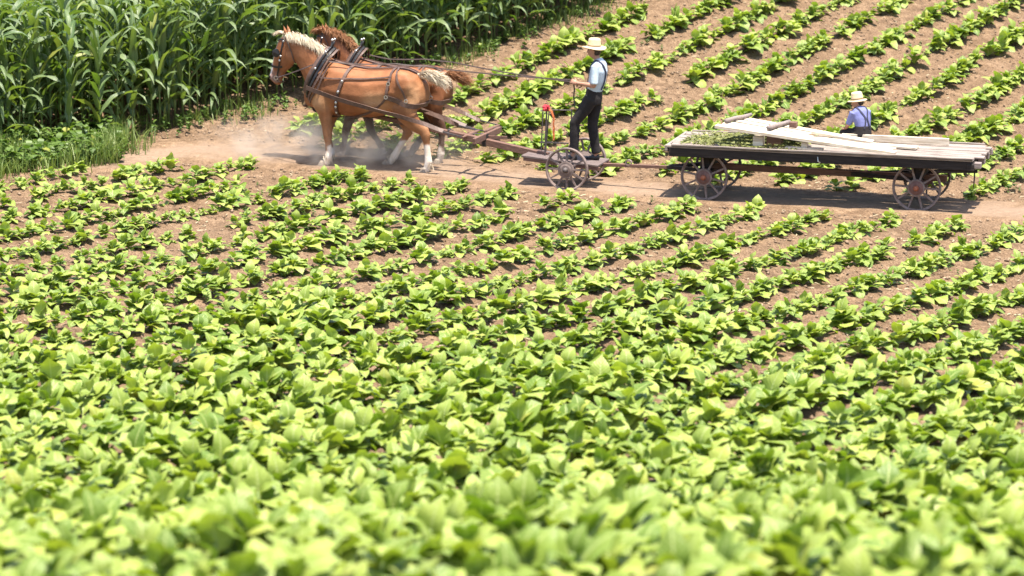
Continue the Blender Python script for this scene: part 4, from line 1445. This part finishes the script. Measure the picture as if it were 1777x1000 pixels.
        rx, rz = W((-1.60, 1.365))
        MB().lathe([(.026, -.006), (.036, -.006), (.036, .006), (.026, .006)], 'Y', 14, (rx, s * .095, rz), True).obj('bit_ring', M['steel'], root)
        cx0, cz0 = W((-1.50, 1.30))
        MB().tube([(rx, s * .09, rz - .03), ((rx + cx0) / 2, s * .06, rz - .07), (cx0, s * .03, cz0)], .008, 6).obj('curb_strap', L, root, True)
    m = MB()
    m.ribbon([Vector((-1.06, 0, 1.0)), Vector((-.98, 0, .86)), Vector((-.75, 0, .80)), Vector((-.5, 0, .79))], [Vector((-.9, 0, -.4)), Vector((-.5, 0, -.8)), Vector((0, 0, -1)), Vector((0, 0, -1))], .05, .015)
    m.obj('breast_strap', L, root)
    return bv
bv_near = harness(NEAR, me_near, warp_near, True)
bv_far = harness(FAR, me_far, warp_far, False)

# manes, forelocks, tails
def crest_pts(W, n, rd, a=0.0, b=1.0):
    C = [W(p) for p in ((-1.44, 2.07), (-1.30, 2.06), (-1.15, 2.02), (-1.0, 1.965), (-.88, 1.885), (-.78, 1.81))]
    out = []
    for i in range(n):
        f = (a + (b - a) * rd.random()) * (len(C) - 1)
        k = min(int(f), len(C) - 2)
        t = f - k
        out.append((C[k][0] * (1 - t) + C[k + 1][0] * t, rd.uniform(-.035, .02), C[k][1] * (1 - t) + C[k + 1][1] * t - .015))
    return out
rd = random.Random(9)
strands('mane', crest_pts(warp_near, 2600, rd), lambda p, r: (Vector((.30 + r.gauss(0, .25), -.60 + r.gauss(0, .3), .35 + r.gauss(0, .2))), Vector((.45 + r.gauss(0, .22), -.30 + r.gauss(0, .2), -1.0))), .21, M['blond'], NEAR, .007, 3, .016)
strands('forelock', [(-1.47 + rd.uniform(-.03, .03), rd.uniform(-.05, .05), 2.07) for _ in range(260)], lambda p, r: (Vector((-.8, r.gauss(0, .3), .45)), Vector((-.65, r.gauss(0, .3), -.65))), .20, M['blond'], NEAR, .011, 4, .015)
def tail_flow(p, r):
    return Vector((1, r.gauss(0, .28), .30 + r.gauss(0, .25))), Vector((.75, r.gauss(0, .35), -.75 + r.gauss(0, .45)))
def tail(root, mat, n, base, L, seed, mat2=None):
    m = MB().loft([((base[0] - .10, 0, base[1] - .02), .06, .06), ((base[0] + .05, 0, base[1] + .01), .055, .055), ((base[0] + .20, 0, base[1] - .05), .05, .05), ((base[0] + .30, 0, base[1] - .13), .03, .03)], 10)
    t = m.obj('tail', mat, root, True)
    r = random.Random(seed)
    roots = []
    for i in range(n):
        f = r.random()
        roots.append((base[0] - .04 + .28 * f, r.uniform(-.06, .06), base[1] + .03 - .11 * f * f + r.uniform(-.03, .03)))
    strands('tail_hair', roots, tail_flow, L, mat, t, .008, seed + 1, .022)
    return t
tail(NEAR, M['blond'], 2600, (.87, 1.50), .26, 31)
tail(FAR, M['redhair'], 2200, (.90, 1.47), .24, 41)
strands('mane', crest_pts(warp_far, 2400, rd), lambda p, r: (Vector((.35 + r.gauss(0, .3), -.35 + r.gauss(0, .35), .65)), Vector((.5 + r.gauss(0, .3), -.6 + r.gauss(0, .3), -.8 + r.gauss(0, .3)))), .20, M['redhair'], FAR, .008, 5, .03)
fx0, fz0 = warp_far(-1.47, 2.07)
strands('forelock', [(fx0 + rd.uniform(-.05, .05), rd.uniform(-.06, .06), fz0) for _ in range(400)], lambda p, r: (Vector((-.8, r.gauss(0, .5), .5)), Vector((-.5, r.gauss(0, .4), -.85))), .19, M['redhair'], FAR, .013, 6, .04)
# white fetlock feathers of the near horse
for (hx, hy, h0, pt) in nh:
    strands('fetlock_hair', [(hx + .05 + rd.uniform(-.05, .05), hy + rd.uniform(-.055, .055), h0 + rd.uniform(.11, .19)) for _ in range(50)], lambda p, r: (Vector((.35, r.gauss(0, .35), -.7)), Vector((.25, r.gauss(0, .4), -1))), .10, M['blond'], NEAR, .012, int(hx * 100) + 7, .01, 3)

# tongue, neck yoke, evener and singletrees belong to the cart
near_m = Matrix.Translation(NEAR.location) @ Matrix.Rotation(R(-20), 4, 'Z')
far_m = Matrix.Translation(FAR.location) @ Matrix.Rotation(R(-20), 4, 'Z') @ Matrix.Scale(.955, 4)
yk_a, yk_b = cart_i @ (near_m @ Vector((-1.16, 0, .93))), cart_i @ (far_m @ Vector((-1.16, 0, .95)))
yk = (yk_a + yk_b) / 2
tb = Vector((-0.45, 0, .43))
mid = tb.lerp(yk, .35)
MB().beam(tb, mid + (mid - tb).normalized() * .03, .10, .105).obj('tongue', M['redwood'], CRT, bevel=.008)
MB().beam(mid + Vector((0, 0, .004)), yk, .085, .085, taper=.75).obj('tongue_pole', M['redwood'], CRT, bevel=.008)
MB().tube([yk_a, yk, yk_b], [.022, .032, .022], 8).obj('neck_yoke', M['redwood'], CRT, True)
ev = tb.lerp(yk, .27) + Vector((0, 0, .085))
MB().beam(ev + Vector((0, -.50, -.01)), ev + Vector((.06, .62, .01)), .05, .10, (1, 0, 0)).obj('evener', M['redwood'], CRT, bevel=.008)
MB().beam(ev + Vector((.34, .10, -.03)), ev + Vector((-.05, .02, -.02)), .035, .05).obj('evener_brace', M['redwood'], CRT)
MB().box(ev + Vector((.02, 0, -.06)), (.07, .14, .20)).obj('hitch_clamp', M['darkwood'], CRT, bevel=.01)
MB().box(tb.lerp(yk, .42) + Vector((0, 0, 0)), (.025, .12, .13)).obj('tongue_band', M['iron'], CRT)
for m_ in (near_m, far_m):
    a_, b_ = cart_i @ (m_ @ Vector((1.68, -.35, .632))), cart_i @ (m_ @ Vector((1.68, .35, .632)))
    c_ = (a_ + b_) / 2
    MB().tube([a_, a_.lerp(b_, .25), c_, a_.lerp(b_, .75), b_], [.018, .026, .034, .026, .018], 8).obj('singletree', M['redwood'], CRT, True)
    MB().tube([c_, Vector((ev.x - .02, c_.y * .9, ev.z))], .012, 6).obj('singletree_link', M['iron'], CRT)

# ------------------------------------------------------------ people
def hand(mb, wrist, fingers_dir, palm_n, size=1.0, curl=1.0):
    """palm and five curled fingers rooted in the wrist"""
    w_ = Vector(wrist)
    f = Vector(fingers_dir).normalized()
    n = Vector(palm_n)
    n = (n - f * n.dot(f)).normalized()
    s = f.cross(n)
    mb.loft([(w_ - f * .02 * size, .022 * size, .030 * size), (w_ + f * .04 * size, .017 * size, .040 * size), (w_ + f * .085 * size, .014 * size, .040 * size)], 8, tuple(s))
    for k, (o_, L) in enumerate(((-.030, .066), (-.010, .076), (.010, .071), (.029, .056))):
        p = w_ + f * .078 * size + s * o_ * size
        q1 = p + (f * .75 + n * .55 * curl).normalized() * L * .42 * size
        q2 = q1 + (f * .05 + n * 1.0 * curl).normalized() * L * .34 * size
        q3 = q2 + (-f * .7 * curl + n * .5).normalized() * L * .30 * size
        mb.tube([p - f * .012 * size, p, q1, q2, q3], [.009 * size, .0095 * size, .0088 * size, .008 * size, .006 * size], 6)
    p = w_ + f * .025 * size - s * .034 * size
    q1 = p + (f * .55 - s * .5 + n * .5).normalized() * .042 * size
    q2 = q1 + (f * .8 + n * .55).normalized() * .032 * size
    mb.tube([p + s * .012 * size, p, q1, q2], [.012 * size, .012 * size, .010 * size, .007 * size], 6)

def face(root, mb, c, yaw, k, pitch=0.0):
    """head with features around c, looking along -x turned by yaw"""
    m = Matrix.Rotation(yaw, 3, 'Z') @ Matrix.Rotation(pitch, 3, 'Y')
    P = lambda x, y, z: Vector(c) + m @ (Vector((x, y, z)) * k)
    def lo(st, n=14):
        mb.loft([(P(*q[0]), q[1] * k, q[2] * k) for q in st], n, tuple(m @ Vector((0, 1, 0))))
    lo([((-.035, 0, -.118), .030, .026), ((-.030, 0, -.100), .055, .045), ((-.020, 0, -.06), .078, .060), ((-.006, 0, -.01), .094, .072), ((0, 0, .04), .098, .076), ((.005, 0, .085), .082, .066), ((.008, 0, .112), .045, .038)])
    lo([((-.095, 0, .015), .010, .009), ((-.108, 0, -.012), .014, .012), ((-.113, 0, -.030), .013, .016), ((-.098, 0, -.040), .008, .010)], 8)          # nose
    lo([((-.088, 0, -.058), .006, .022), ((-.095, 0, -.066), .009, .022), ((-.090, 0, -.074), .007, .020)], 8)                                       # lips
    for s in (-1, 1):
        lo([((.012, s * .074, -.030), .010, .008), ((.016, s * .080, -.005), .018, .010), ((.014, s * .077, .022), .012, .008)], 8)                   # ears
    return m, P

def hat(root, c, m, k, brim, straw_seed=0, name='straw_hat'):
    prof = [(0.0, .118), (.066, .116), (.080, .108), (.086, .09), (.093, .012), (.097, .004), (brim * .6, -.002), (brim * .97, -.012), (brim, -.016), (brim * .97, -.022), (brim * .6, -.010), (.095, -.006)]
    mb = MB().lathe([(max(r, .002) * k, z * k) for r, z in prof], 'Z', 28)
    for i, v in enumerate(mb.v):
        r_ = math.hypot(v.x, v.y)
        if r_ > .11 * k:
            a = math.atan2(v.y, v.x)
            v.z += (.010 * math.sin(2 * a + straw_seed) - .010 * math.cos(2 * a)) * k
        mb.v[i] = Vector(c) + m @ v
    h = mb.obj(name, M['straw'], root, True)
    b = MB().lathe([(.0965 * k, .004 * k), (.0945 * k, .030 * k), (.0915 * k, .030 * k), (.0935 * k, .004 * k)], 'Z', 28, closed=True)
    for i, v in enumerate(b.v):
        b.v[i] = Vector(c) + m @ v
    b.obj('hat_band', M['band'], h, True)
    return h

def shoe(root, ankle, ball, h=.075):
    a, b_ = Vector(ankle), Vector(ball)
    d = (b_ - a).normalized()
    MB().loft([(a - d * .055 + Vector((0, 0, .0)), .030, .028), (a - d * .03, .048, .036), (a + d * .05, .046, .040), (a.lerp(b_, .6), .034, .046), (b_, .026, .044), (b_ + d * .055 + Vector((0, 0, -.004)), .014, .026)], 12, (-d.y, d.x, 0)).obj('shoe', M['black'], root, True)

# --- driver, standing on the cart
dm = cart_m @ Matrix.Translation((.28, -.03, .392))
DRV = thing('person', 'standing driver in straw hat, pale shirt, braces and black trousers, holding the reins', 'person', dm.to_translation(), R(-18))
hipN, hipF = (-.01, -.085, .95), (.0, .085, .95)
kneeN, kneeF = (-.265, -.10, .60), (-.045, .10, .53)
ankN, ankF = (-.275, -.10, .135), (.015, .11, .10)
shN, shF = (.075, -.185, 1.475), (.075, .185, 1.475)
elN, elF = (.075, -.235, 1.195), (.05, .235, 1.185)
wrN, wrF = (-.225, -.15, 1.215), (-.185, .10, 1.165)
tors = [((.0, 0, .90), .11, .15), ((.0, 0, 1.0), .118, .155), ((.02, 0, 1.12), .10, .135), ((.05, 0, 1.27), .112, .155), ((.075, 0, 1.41), .112, .175), ((.080, 0, 1.50), .085, .165), ((.072, 0, 1.545), .06, .10)]
mb = MB()
mb.loft(tors, 16)
mb.loft([((.07, 0, 1.50), .06, .062), ((.045, 0, 1.58), .052, .052), ((.02, 0, 1.66), .052, .050)], 12)
m_, P_ = face(DRV, mb, (.005, 0, 1.705), R(-4), 1.0, R(-4))
for hp_, kn, an in ((hipN, kneeN, ankN), (hipF, kneeF, ankF)):
    mb.loft([(hp_, .095, .085), (Vector(hp_).lerp(Vector(kn), .5), .080, .075), (kn, .058, .055), (Vector(kn).lerp(Vector(an), .35), .056, .052), (an, .036, .034), (Vector(an) + Vector((-.02, 0, -.06)), .045, .035)], 12)
for sh, el, wr in ((shN, elN, wrN), (shF, elF, wrF)):
    mb.loft([(sh, .055, .05), (Vector(sh).lerp(Vector(el), .5), .046, .044), (el, .039, .038)], 10, (1, 0, 0))
    mb.loft([(Vector(el) + Vector((.015, 0, -.005)), .036, .036), (Vector(el).lerp(Vector(wr), .35), .037, .037), (wr, .025, .026)], 10)
me = remesh(mb, 'person_body', .011, 4, M['skin'])
hb = MB()
hand(hb, wrN, (-1, .12, .28), (.0, .9, -.5), 1.05)
hand(hb, wrF, (-1, -.25, .12), (0, -.9, -.5), 1.05)
add_to_mesh(me, hb)
link('body', me, DRV)
for s in (-1, 1):
    MB().ball(P_(-.082, s * .033, .012), (.011, .012, .008), 8, 6).obj('eye', M['eye'], DRV, True)
# hair
mb = MB()
mb.loft([(P_(.045, 0, -.075), .045, .058), (P_(.045, 0, -.03), .062, .072), (P_(.03, 0, .03), .082, .083), (P_(.012, 0, .09), .09, .078), (P_(.008, 0, .12), .05, .045)], 14, tuple(m_ @ Vector((0, 1, 0))))
mb.obj('hair', M['hair'], DRV, True)
hat(DRV, P_(.004, 0, .055), m_ @ Matrix.Rotation(R(7), 3, 'Y'), 1.08, .172, .5)
# shirt
mb = MB()
mb.loft([((.012, 0, 1.07), .112, .150), ((.018, 0, 1.12), .118, .158), ((.055, 0, 1.25), .130, .172), ((.078, 0, 1.40), .132, .192), ((.082, 0, 1.50), .105, .180), ((.074, 0, 1.555), .070, .11), ((.066, 0, 1.58), .058, .066)], 18)
for sh, el in ((shN, elN), (shF, elF)):
    e_ = Vector(sh).lerp(Vector(el), .93)
    mb.loft([(Vector(sh) + Vector((0, 0, .02)), .075, .062), (Vector(sh).lerp(Vector(el), .35), .071, .062), (Vector(sh).lerp(Vector(el), .7), .066, .060), (e_, .062, .058)], 12, (1, 0, 0))
mes = remesh(mb, 'shirt', .012, 3, M['white'])
link('shirt', mes, DRV)
mb = MB()
mb.loft([((.0, 0, .88), .118, .158), ((.0, 0, .98), .132, .170), ((.008, 0, 1.07), .122, .160), ((.012, 0, 1.135), .116, .154)], 16)
for hp_, kn, an in ((hipN, kneeN, ankN), (hipF, kneeF, ankF)):
    h_, k_, a_ = Vector(hp_), Vector(kn), Vector(an)
    mb.loft([(h_ + Vector((0, 0, .03)), .115, .098), (h_.lerp(k_, .4), .102, .092), (h_.lerp(k_, .8), .084, .080), (k_, .080, .077), (k_.lerp(a_, .3), .079, .076), (k_.lerp(a_, .7), .071, .068), (k_.lerp(a_, .98), .071, .066)], 14)
link('trousers', remesh(mb, 'trousers', .012, 3, M['trouser']), DRV)
bs = bvh_of(mes)
for s in (-1, 1):
    mb = MB()
    strap(mb, bs, [(-.105, s * .085, 1.12), (-.09, s * .10, 1.30), (-.03, s * .115, 1.46), (.06, s * .11, 1.575), (.16, s * .09, 1.48), (.21, s * .05, 1.36), (.18, s * .055, 1.22), (.14, s * .06, 1.11)], .030, .004, .006, 6)
    mb.obj('brace_strap', M['navy'], DRV)
shoe(DRV, (-.285, -.10, .055), (-.42, -.105, .040))
shoe(DRV, (.01, .11, .045), (-.125, .10, .030))

# --- boy, seated on the far edge of the wagon deck, back turned
bm0 = wag_m @ Matrix.Translation((.60, .54, .838))
BOY = thing('person', 'seated boy in straw hat, blue shirt and black trousers with crossed braces, back turned', 'person', bm0.to_translation(), R(-16.5 - 42))
mb = MB()
tb_ = [((.0, 0, .05), .085, .12), ((.0, 0, .12), .10, .125), ((-.005, 0, .22), .085, .105), ((-.035, 0, .33), .088, .125), ((-.075, 0, .42), .080, .135), ((-.10, 0, .465), .055, .10)]
mb.loft(tb_, 14)
mb.loft([((-.095, 0, .44), .045, .045), ((-.125, 0, .49), .042, .042), ((-.145, 0, .54), .042, .042)], 10)
m_, P_ = face(BOY, mb, (-.165, .01, .565), R(34), .88, R(-14))
for s in (-1, 1):
    mb.loft([((-.02, s * .07, .085), .072, .068), ((-.17, s * .09, .095), .062, .058), ((-.32, s * .11, .10), .048, .046)], 12)
    mb.loft([((-.315, s * .11, .11), .046, .046), ((-.35, s * .11, -.06), .042, .040), ((-.355, s * .11, -.22), .030, .028), ((-.37, s * .11, -.26), .035, .028)], 10, (0, 1, 0))
sh = {1: (-.075, .135, .415), -1: (-.075, -.135, .415)}
el = {1: (-.12, .185, .235), -1: (-.15, -.17, .22)}
wr = {1: (-.19, .17, .10), -1: (-.26, -.14, .155)}
for s in (-1, 1):
    mb.loft([(sh[s], .042, .038), (Vector(sh[s]).lerp(Vector(el[s]), .5), .036, .034), (el[s], .030, .029)], 10, (1, 0, 0))
    mb.loft([(el[s], .029, .029), (Vector(el[s]).lerp(Vector(wr[s]), .4), .029, .028), (wr[s], .020, .020)], 10, (0, 1, 0))
me = remesh(mb, 'boy_body', .010, 4, M['skin'])
hb = MB()
hand(hb, wr[1], (-.5, 0, -.8), (.6, 0, -.4), .78, .5)
hand(hb, wr[-1], (-.9, .1, -.35), (-.2, 0, -1), .78, .5)
add_to_mesh(me, hb)
link('body', me, BOY)
for s in (-1, 1):
    MB().ball(P_(-.082, s * .033, .012), (.010, .011, .007), 8, 6).obj('eye', M['eye'], BOY, True)
mb = MB()
mb.loft([(P_(.045, 0, -.07), .040, .048), (P_(.045, 0, -.03), .054, .062), (P_(.03, 0, .03), .072, .073), (P_(.012, 0, .09), .079, .068), (P_(.008, 0, .12), .044, .040)], 14, tuple(m_ @ Vector((0, 1, 0))))
mb.obj('hair', M['hair'], BOY, True)
hat(BOY, P_(.004, 0, .035), m_ @ Matrix.Rotation(R(6), 3, 'Y'), .98, .152, 1.4)
mb = MB()
mb.loft([((.0, 0, .17), .098, .122), ((-.005, 0, .22), .102, .124), ((-.032, 0, .32), .104, .142), ((-.072, 0, .415), .094, .152), ((-.098, 0, .468), .066, .11), ((-.112, 0, .492), .050, .056)], 16)
for s in (-1, 1):
    e_ = Vector(sh[s]).lerp(Vector(el[s]), .9)
    mb.loft([(Vector(sh[s]) + Vector((0, 0, .012)), .056, .050), (Vector(sh[s]).lerp(Vector(el[s]), .5), .053, .048), (e_, .049, .045)], 12, (1, 0, 0))
mes = remesh(mb, 'boy_shirt', .010, 3, M['blue'])
link('shirt', mes, BOY)
mb = MB()
mb.loft([((.0, 0, .015), .092, .130), ((.005, 0, .09), .112, .142), ((.0, 0, .17), .106, .134), ((-.002, 0, .225), .106, .128)], 16)
for s in (-1, 1):
    mb.loft([((-.02, s * .07, .085), .082, .078), ((-.17, s * .09, .098), .074, .070), ((-.32, s * .11, .10), .062, .060), ((-.345, s * .11, .075), .058, .056)], 12)
    mb.loft([((-.318, s * .11, .12), .058, .057), ((-.35, s * .11, -.06), .056, .054), ((-.355, s * .11, -.20), .052, .050)], 12, (0, 1, 0))
link('trousers', remesh(mb, 'boy_trousers', .010, 3, M['trouser']), BOY)
bs = bvh_of(mes)
for s in (-1, 1):
    mb = MB()
    strap(mb, bs, [(-.11, s * .07, .22), (-.15, s * .075, .36), (-.11, s * .075, .49), (-.03, s * .055, .43), (.045, s * .008, .33), (.09, s * .03, .26), (.10, s * .055, .19)], .022, .004, .006, 6)
    mb.obj('brace_strap', M['navy'], BOY)
    shoe(BOY, (-.375, s * .11, -.275), (-.46, s * .11, -.295), .06)

# ------------------------------------------------------------ reins
def rein(pts, label):
    mb = MB()
    # sagging leather line through world points
    P = [Vector(p) for p in pts]
    Q = []
    for i in range(len(P) - 1):
        L = (P[i + 1] - P[i]).length
        nseg = max(2, int(L / .12))
        for j in range(nseg + (1 if i == len(P) - 2 else 0)):
            t = j / nseg
            q_ = P[i].lerp(P[i + 1], t)
            q_.z -= .035 * L * t * (1 - t)
            Q.append(q_)
    mb.ribbon(Q, [Vector((-.25, -.75, .6)).normalized()] * len(Q), .020, .006)
    tag(mb.obj('rein', M['leather'], None), label, 'rein', 'driving reins')
dmw = Matrix.Translation(DRV.location) @ Matrix.Rotation(R(-18), 4, 'Z')
hN, hF = dmw @ Vector((-.33, -.13, 1.255)), dmw @ Vector((-.29, .06, 1.19))
rein([near_m @ Vector((-1.60, -.10, 1.365)), near_m @ Vector((-1.05, -.27, 1.56)), near_m @ Vector((-.74, -.22, 1.70)), near_m @ Vector((-.25, -.16, 1.66)), near_m @ Vector((.46, -.10, 1.69)), near_m @ Vector((.95, -.05, 1.66)), hN],
     'dark leather rein from the flaxen maned horse along its back to the driver')
fw = lambda x, y, z: far_m @ Vector((x, y, z))
bx, bz = warp_far(-1.60, 1.365)
rein([fw(bx, .10, bz), fw(-.95, .30, 1.62), fw(-.66, .2, 1.74), fw(-.2, .14, 1.68), fw(.46, .08, 1.72), fw(.95, .04, 1.70), hF],
     'dark leather rein from the red brown horse along its back to the driver')
mb = MB()
e = dmw @ Vector((-.30, -.05, 1.20))
pts = [e, e + Vector((.01, 0, -.10)), e + Vector((.0, .0, -.22)), e + Vector((.02, -.01, -.36))]
mb.ribbon(pts, [Vector((0, -1, .1))] * 4, .022, .006)
tag(mb.obj('rein_end', M['black'], None), 'loose black rein end hanging below the driver\'s hands', 'rein', 'driving reins')

# ------------------------------------------------------------ dust kicked up by the hooves
def dust(loc, size, dens, seed):
    mb = MB().ball((0, 0, 0), 1.0, 20, 12)
    k = Nodes('dust_air')
    k.t.nodes.remove(k.b)
    pv = k.n('VolumePrincipled')
    pv.inputs['Color'].default_value = (.86, .78, .70, 1)
    pv.inputs['Anisotropy'].default_value = 0.2
    tc = k.n('TexCoord')
    ln = k.n('VectorMath', operation='LENGTH')
    k.l(tc.outputs['Object'], ln.inputs[0])
    fall = k.math('SUBTRACT', 1.0, ln.outputs['Value'], True)
    mp = k.n('Mapping')
    mp.inputs['Location'].default_value = (seed, seed * .7, 0)
    mp.inputs['Scale'].default_value = size
    k.l(tc.outputs['Object'], mp.inputs['Vector'])
    ns = k.noise(2.2, 3, .55, mp.outputs[0])
    ns = k.math('MULTIPLY', k.math('SUBTRACT', ns, .43, True), 6.5)
    d = k.math('MULTIPLY', k.math('MULTIPLY', k.math('POWER', fall, 1.2), ns), dens)
    k.l(d, pv.inputs['Density'])
    k.l(pv.outputs[0], k.out.inputs['Volume'])
    o = mb.obj('dust', k.m, None, True)
    o.location = loc
    o.scale = size
    o.rotation_euler = (0, 0, R(-20))
    return tag(o, 'pale dust kicked up around the hooves of the horses', 'dust', kind='stuff')
dust((-2.85, 45.6, .26), (2.6, 1.0, .58), 2.3, 3.0)
